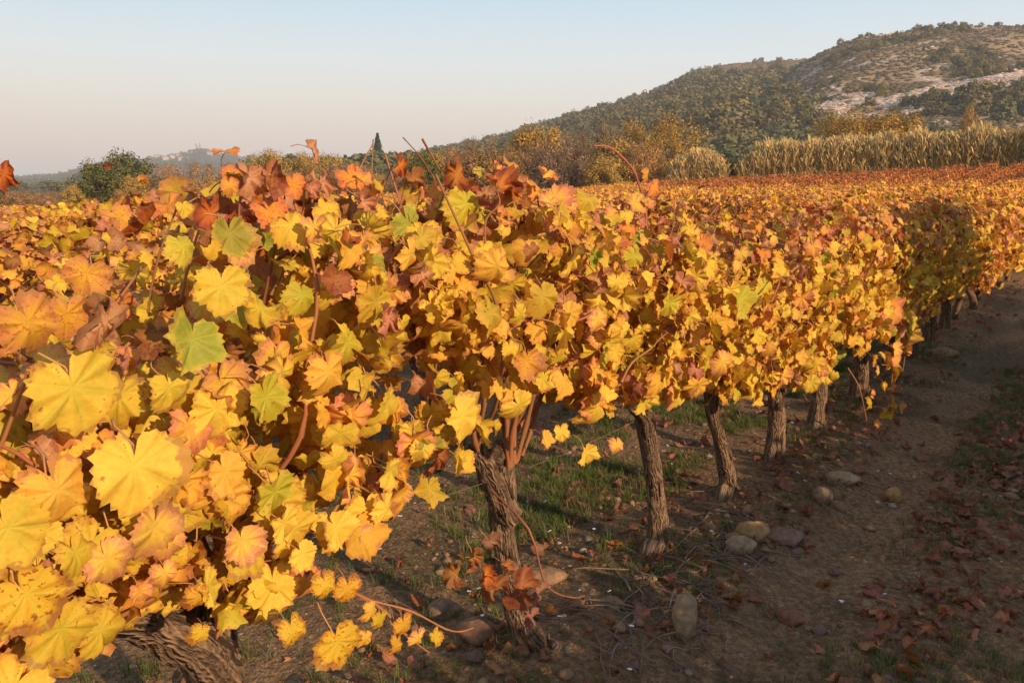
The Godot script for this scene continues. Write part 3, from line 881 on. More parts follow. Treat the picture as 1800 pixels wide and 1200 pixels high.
	for k in 170:
		var deg := rf(-33.0, 12.5)
		var p := at_bearing(deg, rf(84.0, 128.0))
		var kind: String = ["rust", "ochre", "twig", "olive" if deg < -24.0 else "ochre", "rust", "ochre", "gold" if deg > -4.0 else "rust"][rng.randi() % 7]
		place_tree("scrub_bush", kinds[kind][rng.randi() % 2], p.x, p.z, rf(1.5, 2.3) if deg < -27.0 else rf(2.6, 4.2) + (rf(0.5, 2.6) if deg > -6.0 else 0.4 if deg > -17.0 else -0.3), rf(0, TAU), {"rust": "low rusty brown scrub bush", "ochre": "low ochre leaved scrub bush", "twig": "low bare twiggy scrub bush", "olive": "low green scrub bush", "gold": "low golden scrub bush"}[kind] + (" at the field edge, left of the green tree pair" if deg < -27.5 else " at the field edge, between the green pair and the cypress" if deg < -10.0 else " at the field edge, between the cypress and the reeds"), "bush", "scrub along the far field edge", rf(1.0, 1.7))
	# the lone cypress
	var w := Buf.new()
	tube(w, [Vector3(0, -0.1, 0), Vector3(0, 0.5, 0), Vector3(0, 0.95, 0)], [0.03, 0.02, 0.005], 6, Color(0.08, 0.06, 0.045))
	var b := Buf.new()
	for k in 1500:
		var f := rng.randf()
		var rad := 0.235 * pow(1.0 - f, 0.75) * (0.55 + 0.45 * minf(1.0, f * 8.0)) * (1.0 + 0.25 * na.get_noise_2d(f * 900.0, k * 3.0))
		var a := rf(0, TAU)
		spray(b, Vector3(cos(a) * rad, f, sin(a) * rad) * sqrt(rf(0.5, 1.0)) + Vector3(0, 0.02, 0), Vector3(cos(a), 0.5, sin(a)), 0.05, vary(CONIFER[rng.randi() % 2], 0.25))
	b.smooth()
	var cyp := [w.mesh(mats.wood), b.mesh(mats.foliage)]
	place_tree("cypress_tree", cyp, -56.7, -345.4, 17.5, 0.0, "lone dark conical cypress on the skyline left of the hill", "tree", "", 1.0, 6.5)
	var pole := place_tree("pine_tree", kinds.oak[0], -0.8, -420.0, 12.0, 1.0, "single dark tree standing up where the ridge meets the skyline", "tree", "", 0.6, 21.5)
	pole.position.y = hill_height(1, -0.3, 420.0) + 1.0
	# reeds
	reeds("tall dry cane stand left of the dark gap", 11.3, 14.6, 1100)
	reeds("long stand of tall dry tan reeds behind the red vines", 15.6, 38.0, 6000)

func reeds(label: String, from: float, to: float, count: int) -> void:
	var root := Node3D.new()
	root.name = numbered("reed_bed")
	add_child(root)
	tag(root, label, "reeds", "", "stuff")
	var variants := []
	for k in 5:
		var b := Buf.new()
		for q in 7:
			var base := Vector3(rf(-0.35, 0.35), 0, rf(-0.35, 0.35))
			var lean := Vector3(rf(-0.5, 0.5), 0, rf(-0.5, 0.5))
			var h := rf(2.9, 4.9)
			var col := vary(Color(0.70, 0.455, 0.19), 0.25)
			tube(b, [base, base + lean * 0.4 + Vector3.UP * h * 0.55, base + lean * 1.2 + Vector3.UP * h], [0.021, 0.018, 0.008], 3, col)
			for l in 5:
				var f := rf(0.25, 0.95)
				var p := base + lean * f * 1.1 + Vector3.UP * h * f
				var a := rf(0, TAU)
				var o := Vector3(cos(a), rf(2.5, 7.0), sin(a)).normalized() * rf(0.5, 0.95)
				var side := Vector3(-sin(a), 0, cos(a)) * 0.016
				var cc := vary([Color(0.74, 0.48, 0.19), Color(0.62, 0.40, 0.15), Color(0.46, 0.33, 0.13)][rng.randi() % 3], 0.25)
				var i0 := b.add(p - side, Vector2.ZERO, cc); b.add(p + side, Vector2.ZERO, cc)
				b.add(p + o + side * 0.7, Vector2.ZERO, cc); b.add(p + o * 1.25 + Vector3(cos(a), -0.2, sin(a)) * rf(0.05, 0.2), Vector2.ZERO, cc)
				b.tri(i0, i0 + 1, i0 + 2); b.tri(i0, i0 + 2, i0 + 3)
			if rng.randf() < 0.5:
				var p := base + lean * 1.2 + Vector3.UP * (h - 0.1)
				tube(b, [p, p + Vector3(rf(-0.05, 0.05), 0.25, rf(-0.05, 0.05)), p + Vector3(rf(-0.1, 0.1), 0.55, rf(-0.1, 0.1))], [0.012, 0.04, 0.008], 5, vary(Color(0.60, 0.45, 0.27), 0.15))
		b.smooth()
		variants.append(b.mesh(mats.foliage))
	var xs := [[], [], [], [], []]
	var cols := [[], [], [], [], []]
	for k in count:
		var deg := rf(from, to)
		var clump := nb.get_noise_2d(deg * 90.0, 10.0)
		var r := 78.5 + rf(0.0, 7.0) - (deg - 14.0) * 0.12
		var p := at_bearing(deg, r)
		var v := rng.randi() % 5
		var hh := (0.74 + 0.2 * clump + rf(-0.12, 0.12)) * (0.75 + 0.25 * smoothstep(0.0, 1.2, minf(deg - from, to - deg))) * lerpf(0.95, 1.0, smoothstep(15.0, 24.0, deg))
		xs[v].append(Transform3D(Basis(Vector3.UP, rf(0, TAU)) * Basis.from_scale(Vector3(1, hh, 1)), p))
		var f := 0.85 + 0.3 * clump + rf(-0.15, 0.15)
		cols[v].append(Color(f, f, f * 0.97))
	for v in 5: many("reeds", variants[v], xs[v], cols[v], root)

func hillside() -> void:
	var oaks := []
	for k in 5: oaks.append(tree_mesh(OAK if k < 3 else [OAK[1], OAK[3], Color(0.24, 0.165, 0.055), Color(0.17, 0.15, 0.045)], rf(1.0, 1.35), 12, 520, 0.12, 0.03, 0.0, 0))
	var spots := []
	# woods at the foot of the near hill and up its left flank
	for k in 2200:
		var deg := rf(9.5, 37.0)
		var s := pow(rng.randf(), 1.2) * 0.5
		var r := lerpf(TOE_AT[0], CREST_AT[0], s)
		var p := hill_point(0, deg, r)
		var wood := 0.55 - s * 2.3 + 0.75 * smoothstep(20.5, 15.5, deg) + 0.9 * na.get_noise_2d(p.x * 0.9, p.z * 0.9)
		if rng.randf() < clampf(wood * 1.4, 0.0, 0.95): spots.append([0, deg, r, p, rf(5.0, 10.0)])
	# scattered dark clumps higher up
	for k in 1500:
		var deg := rf(15.5, 38.0)
		var s := rf(0.3, 1.02)
		var r := lerpf(TOE_AT[0], CREST_AT[0], s)
		var p := hill_point(0, deg, r)
		if na.get_noise_2d(p.x * 1.5 + 500.0, p.z * 1.5) > 0.24 + 0.12 * nb.get_noise_2d(p.x * 5.0, p.z * 5.0) and rocky(deg, r) < 0.5: spots.append([0, deg, r, p, rf(2.5, 5.0)])
	for k in 18:
		var deg := rf(21.0, 37.0)
		spots.append([0, deg, CREST_AT[0], hill_point(0, deg, CREST_AT[0] - 4.0), rf(2.0, 5.0)])
	# the wooded ridge behind
	for k in 2700:
		var deg := rf(-17.0, 22.0)
		var s := rf(0.02, 1.0)
		var r := lerpf(TOE_AT[1], CREST_AT[1], s)
		if deg > 13.0 and s > 0.72 and rng.randf() < 0.93: continue
		spots.append([1, deg, r, hill_point(1, deg, r), rf(6.0, 13.0) * (1.0 - 0.45 * smoothstep(0.8, 1.0, s))])
	spots.sort_custom(func(a, b): return a[2] / a[4] < b[2] / b[4])
	var xs := [[], [], [], [], []]
	var tints := [[], [], [], [], []]
	var count := 0
	for s in spots:
		var v := rng.randi() % 5
		var h: float = s[4]
		var x := Transform3D(Basis(Vector3.UP, rf(0, TAU)) * Basis.from_scale(Vector3(h * rf(0.9, 1.3), h, h * rf(0.9, 1.3))), s[3] - Vector3(0, h * 0.1, 0))
		if count < 240 and s[1] < 33.5:
			count += 1
			var o := thing("oak_tree", x.origin, "round dark evergreen oak in the wood at the foot of the hill", "tree", "oaks at the foot of the hill")
			o.basis = x.basis
			put("trunk", oaks[v][0], o); put("crown", oaks[v][1], o)
		else:
			xs[v].append(x)
			tints[v].append(vary(Color(0.95, 0.92, 0.95).lerp(Color(1.2, 1.05, 0.9), maxf(0.0, rf(-1.2, 1.0))), 0.22))
	var root := Node3D.new()
	root.name = "hillside_wood"
	add_child(root)
	tag(root, "dark evergreen woods covering the far slopes of the hill and ridge", "wood", "", "stuff")
	for v in 5: many("trees", oaks[v][1], xs[v], tints[v], root)
	# low scrub and broken limestone
	var scrub := Buf.new()
	for k in 70:
		var d := rand_dir(); d.y = absf(d.y) * 0.7
		spray(scrub, d * rf(0.5, 1.0), (d + Vector3.UP * 0.5).normalized(), 0.5, Color.WHITE)
	scrub.smooth()
	var sx := []
	var sc := []
	var rock := Buf.new()
	blob(rock, 1.0, 0.55, 0.7, 7, 0.5, 3.0)
	var rx := []
	var rc := []
	for k in 20000:
		var deg := rf(14.0, 37.0)
		var s := rf(0.15, 1.0)
		var r := lerpf(TOE_AT[0], CREST_AT[0], s)
		var p := hill_point(0, deg, r)
		var q := rocky(deg, r)
		if rng.randf() < smoothstep(0.25, 0.6, q) and rx.size() < 4200:
			var z := rf(0.4, 1.3)
			var along := nb.get_noise_2d(p.x * 2.0, p.z * 2.0) * 1.2 - 0.9
			rx.append(Transform3D(Basis(Vector3.UP, along + rf(-0.3, 0.3)) * Basis(Vector3.FORWARD, rf(-0.3, 0.3)) * Basis.from_scale(Vector3(z * rf(1.2, 2.6), z * rf(0.5, 1.0), z)), p))
			rc.append(vary(Color(0.58, 0.44, 0.345), 0.25))
		elif rng.randf() < 0.55 - q * 0.5:
			var z := rf(0.5, 1.5)
			sx.append(Transform3D(Basis(Vector3.UP, rf(0, TAU)) * Basis.from_scale(Vector3(z * 1.3, z, z * 1.3)), p))
			sc.append(vary(Color(0.28, 0.18, 0.09).lerp(Color(0.17, 0.135, 0.07), rng.randf()), 0.2))
	for k in 2600:
		var deg := rf(12.5, 21.0)
		var r := lerpf(TOE_AT[1], CREST_AT[1], rf(0.6, 1.0))
		var z := rf(0.6, 1.6)
		sx.append(Transform3D(Basis(Vector3.UP, rf(0, TAU)) * Basis.from_scale(Vector3(z * 1.3, z, z * 1.3)), hill_point(1, deg, r)))
		sc.append(vary(Color(0.28, 0.19, 0.10), 0.2))
	tag(many("hillside_scrub", scrub.mesh(mats.foliage), sx, sc), "low brown and olive scrub covering the hill", "scrub")
	tag(many("limestone_outcrop", rock.mesh(mats.plain), rx, rc), "pale broken limestone lying in bands across the hill", "rock")
	# hedges and trees on the plain and the far ridge
	var fx := []
	for k in 900:
		var deg := rf(-36.0, -8.0)
		var r := rf(230.0, 1300.0)
		if na.get_noise_2d(deg * 30.0, r * 0.6) < 0.12: continue
		var h := rf(3.0, 7.0) * (0.6 + r / 1600.0)
		fx.append(Transform3D(Basis(Vector3.UP, rf(0, TAU)) * Basis.from_scale(Vector3(h * 1.4, h, h * 1.4)), at_bearing(deg, r)))
	tag(many("plain_trees", oaks[1][1], fx, []), "hazy dark hedges and trees on the plain at left", "wood")
	var gx := []
	for k in 1400:
		var deg := rf(-40.0, -6.0)
		var r := lerpf(1400.0, 2640.0, pow(rng.randf(), 0.6))
		var p := hill_point(2, deg, r)
		if na.get_noise_2d(p.x * 0.35, p.z * 0.35) < 0.02 and r < 2560.0: continue
		var h := rf(6.0, 13.0)
		gx.append(Transform3D(Basis(Vector3.UP, rf(0, TAU)) * Basis.from_scale(Vector3(h * 1.6, h, h * 1.6)), p - Vector3(0, h * 0.15, 0)))
	tag(many("far_ridge_trees", oaks[2][1], gx, []), "hazy trees along the far village ridge", "wood")

func box(b: Buf, lo: Vector3, hi: Vector3, col: Color) -> void:
	for f in [[Vector3(1, 0, 0), Vector3(0, 1, 0), Vector3(0, 0, 1)], [Vector3(0, 1, 0), Vector3(0, 0, 1), Vector3(1, 0, 0)], [Vector3(0, 0, 1), Vector3(1, 0, 0), Vector3(0, 1, 0)]]:
		for s in [-1.0, 1.0]:
			var mid := (lo + hi) * 0.5
			var half := (hi - lo) * 0.5
			var o := b.v.size()
			for q in [[-1, -1], [1, -1], [1, 1], [-1, 1]]:
				b.add(mid + half * (f[0] * s + f[1] * q[0] + f[2] * q[1]), Vector2.ZERO, col)
			if s > 0.0: b.tri(o, o + 2, o + 1); b.tri(o, o + 3, o + 2)
			else: b.tri(o, o + 1, o + 2); b.tri(o, o + 2, o + 3)

func village() -> void:
	var list := [[-24.0, 14.0, 9.0, "pale house at the left end of the ridge village"], [-23.5, 12.0, 12.0, "tall narrow house second from the left on the village ridge"], [-23.05, 18.0, 8.0, "long low house in the ridge village"], [-22.6, 13.0, 9.0, "pink roofed house right of the long low one on the ridge"], [-22.2, 15.0, 8.0, "house below the dark tree clump on the ridge"], [-21.3, 12.0, 7.0, "house just left of the ridge summit frame"], [-20.3, 14.0, 8.0, "house just right of the ridge summit"], [-21.9, 26.0, 6.0, "long pale barn on the slope below the ridge village"]]
	for k in list.size():
		var h: Array = list[k]
		var r := 2480.0 - (220.0 if k == 7 else 0.0) + rf(-60, 60)
		var p := hill_point(2, h[0], r)
		var o := thing("village_house", p - Vector3(0, 3.0, 0), h[3], "house", "houses of the ridge village")
		o.rotation.y = rf(-0.5, 0.5) + 0.4
		var w: float = h[1] * 0.5
		var t: float = h[2] + 3.0
		var b := Buf.new()
		box(b, Vector3(-w, 0, -5), Vector3(w, t, 5), Color(0.46, 0.37, 0.30))
		put("wall", b.mesh(mats.plain), o)
		var roof := Buf.new()
		for q in [[-w - 0.5, t, -5.6], [w + 0.5, t, -5.6], [w + 0.5, t, 5.6], [-w - 0.5, t, 5.6], [-w - 0.5, t + 2.6, 0], [w + 0.5, t + 2.6, 0]]: roof.add(Vector3(q[0], q[1] + 0.01, q[2]), Vector2.ZERO, Color(0.36, 0.19, 0.12))
		for q in [[3, 4, 5], [3, 5, 2], [0, 1, 5], [0, 5, 4], [0, 4, 3], [1, 2, 5], [0, 2, 1], [0, 3, 2]]: roof.tri(q[0], q[1], q[2])
		put("roof", roof.mesh(mats.plain), o)
		for q in 3:
			var win := Buf.new()
			var x := -w + (q + 0.6) * w * 0.62
			box(win, Vector3(x, t - 3.6, 4.95), Vector3(x + 1.2, t - 1.8, 5.08), Color(0.07, 0.06, 0.055))
			put("window", win.mesh(mats.plain), o)
	var p := hill_point(2, -21.0, 2600.0)
	var m := thing("lattice_mast", p - Vector3(0, 2, 0), "two thin posts joined by a platform on the ridge summit", "mast")
	for s in [-6.0, 6.0]:
		var b := Buf.new()
		box(b, Vector3(s - 0.9, 0, -0.9), Vector3(s + 0.9, 26, 0.9), Color(0.2, 0.17, 0.15))
		put("post", b.mesh(mats.plain), m)
	for y in [12.0, 17.0]:
		var b := Buf.new()
		box(b, Vector3(-5.05, y, -0.7), Vector3(5.05, y + 1.6, 0.7), Color(0.2, 0.17, 0.15))
		put("beam", b.mesh(mats.plain), m)

func field() -> void:
	var near := []
	var mid := []
	var red := []
	for k in 4: near.append(field_vine_mesh(460, 0.052, false, 20, true))
	for k in 6: mid.append(field_vine_mesh(420, 0.062, false, 7))
	for k in 3: red.append(field_vine_mesh(380, 0.062, true, 7))
	var turn := atan2(-U.z, U.x)
	# the row on the other side of the track, which keeps the low sun off the ground
	var t := -4.6
	while t < 12.0:
		var p := ROOT0 + U * t + N * TRACK
		place_vine(near[rng.randi() % 4], on_ground(p.x, p.z), turn + (PI if rng.randf() < 0.5 else 0.0), Vector3(1.0, rf(0.86, 0.95), 1.0), "vine in the row across the track behind the viewer", "vines across the track")
		t += rf(0.6, 0.7)
	# a low almond tree standing in that row shades a stretch of the near row
	var shade := ROOT0 + U * 5.2 + N * (TRACK + 0.1)
	place_tree("almond_tree", mats.kinds.olive[0], shade.x, shade.z, 3.1, 0.6, "low round tree in the row across the track", "tree", "", 1.25)
	# the rows behind the near one
	var spots := []
	for k in range(1, 44):
		var tt := -40.0 + rf(0, 1)
		while tt < 110.0:
			tt += rf(0.88, 1.02)
			var p := ROOT0 + U * tt - N * ROW_GAP * k + U * rf(-0.05, 0.05) + N * rf(-0.06, 0.06)
			var deg := rad_to_deg(atan2(p.x, -p.z))
			if p.z > -1.0 or absf(deg) > 36.5: continue
			var r := sqrt(p.x * p.x + p.z * p.z)
			if r > (72.0 if deg > 6.0 else 66.0) - (0.0 if deg < 14.0 else (deg - 14.0) * 0.12): continue
			if deg > 8.0 and deg < 12.5 and r > 68.0: continue
			if rng.randf() < 0.03: continue
			spots.append([r, deg, p, k])
	# the far end of the near row
	t = 8.75
	while t < 60.0:
		var p := ROOT0 + U * t
		spots.append([Vector2(p.x, p.z).length(), 30.0, p, 0])
		t += rf(0.84, 0.98)
	spots.sort_custom(func(a, b): return a[0] < b[0])
	var count := 0
	var xs := {}
	for s in spots:
		var p: Vector3 = s[2]
		var at := on_ground(p.x, p.z)
		var dry: bool = s[1] > 9.5 and s[0] > 50.0 - (s[1] - 12.0) * 0.35 + 3.0 * nb.get_noise_2d(p.x * 9.0, p.z * 9.0)
		var pool: Array = red if dry else near if s[0] < 13.0 else mid
		var v := rng.randi() % pool.size()
		var b := Basis(Vector3.UP, turn + (PI if rng.randf() < 0.5 else 0.0) + rf(-0.12, 0.12)) * Basis.from_scale(Vector3(rf(0.95, 1.12), rf(0.9, 1.06) * (0.98 if s[3] > 0 else 1.04), rf(0.95, 1.15)))
		if s[3] == 0: at.y -= 0.13
		if count < 290:
			count += 1
			var label := "yellow and orange vine farther along the near row" if s[3] == 0 else ("orange and yellow vine in the row just behind the near row" if s[3] == 1 else "orange vine in the second row behind the near row" if s[3] == 2 else "orange vine in the field some rows behind the near row") + (", towards the left edge" if s[1] < -14.0 else ", towards the middle" if s[1] < 12.0 else ", towards the right edge")
			var group := "vines farther along the near row" if s[3] == 0 else "vines of the first row behind" if s[3] == 1 else "vines of the second row behind" if s[3] == 2 else "vines of the field behind"
			var o := place_vine(pool[v], at, 0.0, Vector3.ONE, label, group)
			o.basis = b
		else:
			var key := [dry, v]
			if not xs.has(key): xs[key] = []
			xs[key].append(Transform3D(b, at))
	var root := Node3D.new()
	root.name = "distant_vines"
	add_child(root)
	tag(root, "rows of orange and red vines filling the field to the reeds", "vines", "", "stuff")
	for key in xs: many("vines", (red if key[0] else mid)[key[1]][1], xs[key], [], root)

func near_row() -> void:
	# [foot, from, to, leaves, fine, label, trunk, radii, arms, inner leaves]; trunk and arms as [along, up, out] in row measures
	near_vine(-2.0, -2.6, -1.5, 320, true, "vine cut by the left edge of the picture, with large yellow leaves", [[-2.0, -0.06, 0], [-2.02, 0.3, 0], [-1.98, 0.6, 0]], [0.06, 0.05, 0.05], [[[[-1.98, 0.58, 0.0], [-1.8, 0.72, 0.03], [-1.6, 0.8, 0.05]], [0.045, 0.035, 0.03]]], 560)
	var a := near_vine(-1.02, -1.6, -0.62, 400, true, "nearest whole vine, large yellow leaves over a low horizontal arm at lower left", [[-1.04, -0.06, 0], [-1.07, 0.2, 0], [-1.11, 0.45, 0], [-1.14, 0.62, 0], [-1.12, 0.8, 0]], [0.07, 0.055, 0.05, 0.055, 0.05], [[[[-1.13, 0.55, 0.02], [-1.22, 0.68, 0.08], [-1.33, 0.79, 0.1], [-1.46, 0.84, 0.1], [-1.6, 0.87, 0.08]], [0.05, 0.042, 0.036, 0.036, 0.04]]], 610)
	var b := near_vine(0.06, -0.64, 0.42, 360, true, "vine with a bent trunk and five bare canes rising, right of the lowest hanging leaves", [[0.09, -0.06, 0], [0.05, 0.03, 0], [-0.03, 0.16, 0], [-0.08, 0.35, 0], [-0.11, 0.5, 0], [-0.11, 0.6, 0], [-0.12, 0.7, 0], [-0.1, 0.79, 0]], [0.08, 0.055, 0.041, 0.037, 0.038, 0.045, 0.04, 0.034], [[[[-0.11, 0.55, 0.01], [-0.17, 0.66, 0.02], [-0.22, 0.74, 0.03], [-0.28, 0.83, 0.03]], [0.045, 0.036, 0.038, 0.028]]], 520)
	near_vine(0.965, 0.38, 1.36, 320, true, "vine on the straight trunk with a swollen foot, third from the left", [[0.94, -0.06, 0], [0.95, 0.02, 0], [0.99, 0.08, 0], [0.95, 0.29, 0], [0.88, 0.51, 0], [0.82, 0.66, 0]], [0.076, 0.062, 0.048, 0.038, 0.035, 0.038], [[[[0.84, 0.6, 0.0], [0.72, 0.7, 0.05], [0.6, 0.78, 0.06]], [0.042, 0.034, 0.028]]], 570)
	near_vine(1.72, 1.3, 2.1, 290, true, "vine on the slender leaning trunk, fourth from the left", [[1.71, -0.06, 0], [1.72, 0.03, 0], [1.76, 0.1, 0], [1.64, 0.32, 0], [1.52, 0.52, 0], [1.5, 0.66, 0]], [0.075, 0.06, 0.047, 0.037, 0.034, 0.038], [], 570)
	near_vine(2.42, 2.05, 2.85, 290, true, "vine on the thin trunk beside the yellow shoots, fifth from the left", [[2.43, -0.06, 0], [2.44, 0.2, 0], [2.4, 0.45, 0], [2.35, 0.66, 0]], [0.07, 0.046, 0.042, 0.045], [], 560)
	near_vine(3.24, 2.8, 3.75, 290, false, "vine with the dark shaded trunk and drooping twig, sixth from the left", [[3.25, -0.06, 0], [3.27, 0.25, 0], [3.2, 0.5, 0], [3.2, 0.7, 0]], [0.07, 0.046, 0.044, 0.045], [], 570)
	var g := near_vine(4.3, 3.7, 4.8, 290, false, "vine whose leafy shoots hang almost to the ground beside the track", [[4.3, -0.06, 0], [4.28, 0.25, 0], [4.2, 0.5, 0], [4.15, 0.72, 0]], [0.07, 0.055, 0.05, 0.05], [], 560)
	var words := ["first", "second", "third", "fourth"]
	var t := 5.2
	for k in 4:
		near_vine(t, t - 0.45, t + 0.45, 270, false, "shaded vine of the near row, %s beyond the hanging leafy shoots" % words[k], [[t, -0.06, 0], [t + 0.03, 0.25, 0], [t - 0.04, 0.5, 0], [t - 0.05, 0.7, 0]], [0.07, 0.05, 0.048, 0.05], [], 550)
		t += 0.89
	# leaves that stand out: [along, up, out, size, kind]
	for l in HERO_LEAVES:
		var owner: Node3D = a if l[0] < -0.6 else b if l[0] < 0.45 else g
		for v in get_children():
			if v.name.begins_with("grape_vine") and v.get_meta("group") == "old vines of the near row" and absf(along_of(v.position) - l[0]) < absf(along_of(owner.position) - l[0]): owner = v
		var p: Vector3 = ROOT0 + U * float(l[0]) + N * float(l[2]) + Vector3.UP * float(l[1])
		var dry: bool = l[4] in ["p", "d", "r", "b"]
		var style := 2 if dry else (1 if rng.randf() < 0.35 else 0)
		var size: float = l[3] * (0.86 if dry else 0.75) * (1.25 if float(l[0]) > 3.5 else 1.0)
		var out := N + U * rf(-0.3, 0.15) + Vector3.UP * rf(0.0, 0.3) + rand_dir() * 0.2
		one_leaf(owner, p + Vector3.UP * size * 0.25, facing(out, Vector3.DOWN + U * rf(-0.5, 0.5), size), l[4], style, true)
		if float(l[1]) > 1.55 and float(l[0]) < 2.0: cane(owner, wiggly(p + Vector3.UP * size * 0.3 - N * 0.02, p - Vector3.UP * rf(0.2, 0.26) - N * 0.1 + U * rf(-0.05, 0.05), U * rf(-0.02, 0.02), 3, 0.005), 0.0016, 0.003)
		if float(l[0]) > 3.5:
			for k in 2: one_leaf(owner, p + rand_dir() * 0.06, facing(N + rand_dir() * 0.8, Vector3.DOWN + U * rf(-0.8, 0.8), size * rf(0.7, 0.95)), ["s", "y", "k"][rng.randi() % 3], rng.randi() % 3, false)
	# bare canes fanning up from the head of the bent vine
	for q in [[-0.13, -0.34, 1.2], [-0.12, -0.22, 1.3], [-0.1, -0.17, 1.35], [-0.09, 0.0, 1.34], [-0.07, 0.1, 1.25], [-0.27, -0.42, 1.3], [-0.26, -0.52, 1.2]]:
		cane(b, wiggly(ROOT0 + U * q[0] + N * 0.035 + Vector3.UP * (0.76 if q[0] > -0.2 else 0.82), ROOT0 + U * q[1] + N * rf(0.08, 0.22) + Vector3.UP * q[2], U * rf(-0.02, 0.02), 5, 0.008), rf(0.0065, 0.009), 0.005)
	# shoots that hang below the leaves
	var hang := func(v: Node3D, pts: Array, r0: float) -> void:
		var out := []
		for p in pts: out.append(ROOT0 + U * p[0] + N * p[2] + Vector3.UP * p[1])
		cane(v, out, r0, 0.0015)
	var arch := func(pts: Array) -> void:
		var out := []
		for p in pts: out.append(ROOT0 + U * p[0] + N * p[2] + Vector3.UP * p[1])
		cane(b, out, 0.005, 0.0025, Color(0.46, 0.17, 0.09))
	hang.call(a, [[-1.1, 0.88, 0.2], [-1.0, 0.8, 0.36], [-0.95, 0.72, 0.4], [-0.9, 0.66, 0.42]], 0.004)
	hang.call(a, [[-1.0, 0.8, 0.36], [-0.93, 0.76, 0.4], [-0.85, 0.69, 0.42], [-0.8, 0.66, 0.42], [-0.76, 0.65, 0.42]], 0.0022)
	hang.call(b, [[-0.3, 0.75, 0.1], [-0.36, 0.7, 0.28], [-0.32, 0.55, 0.3], [-0.26, 0.48, 0.3], [-0.16, 0.42, 0.3], [-0.1, 0.4, 0.3]], 0.0035)
	hang.call(g, [[3.9, 0.8, 0.2], [4.2, 0.6, 0.3], [4.15, 0.35, 0.32], [4.1, 0.15, 0.32]], 0.004)
	hang.call(g, [[3.7, 0.7, 0.2], [3.85, 0.5, 0.3], [3.8, 0.3, 0.32], [3.75, 0.1, 0.32]], 0.004)
	hang.call(g, [[2.9, 0.55, 0.25], [3.0, 0.42, 0.3], [3.15, 0.2, 0.32], [3.2, 0.06, 0.34]], 0.005)
	# the long shoot arching over the top of the row
	arch.call([[0.6, 1.35, 0.1], [0.59, 1.51, 0.1], [0.56, 1.57, 0.1], [0.5, 1.65, 0.1], [0.41, 1.7, 0.1], [0.32, 1.73, 0.1], [0.23, 1.73, 0.1]])
	# the wire of the trellis
	var w := Buf.new()
	var pts := []
	for k in 60: pts.append(ROOT0 + U * (-3.0 + k * 0.32) + N * 0.02 + Vector3.UP * (0.7 + 0.13 * smoothstep(0.4, -1.6, -3.0 + k * 0.32)))
	tube(w, pts, taper(0.0008, 0.0008, 60), 5, Color(0.22, 0.18, 0.15))
	tag(put("trellis_wire", w.mesh(mats.plain)), "thin grey wire stretched along the heads of the near vines", "wire")

func in_view(p: Vector3) -> bool:
	var q := p - Vector3(0, 1.6, 0)
	var c := cos(deg_to_rad(10.916)); var s := sin(deg_to_rad(10.916))
	var d := -(s * q.y + c * q.z)
	d = -(q.z * c) - q.y * s
	var y := q.y * c - q.z * s
	return d > 0.3 and absf(q.x / d) < 0.68 and absf(y / d) < 0.46

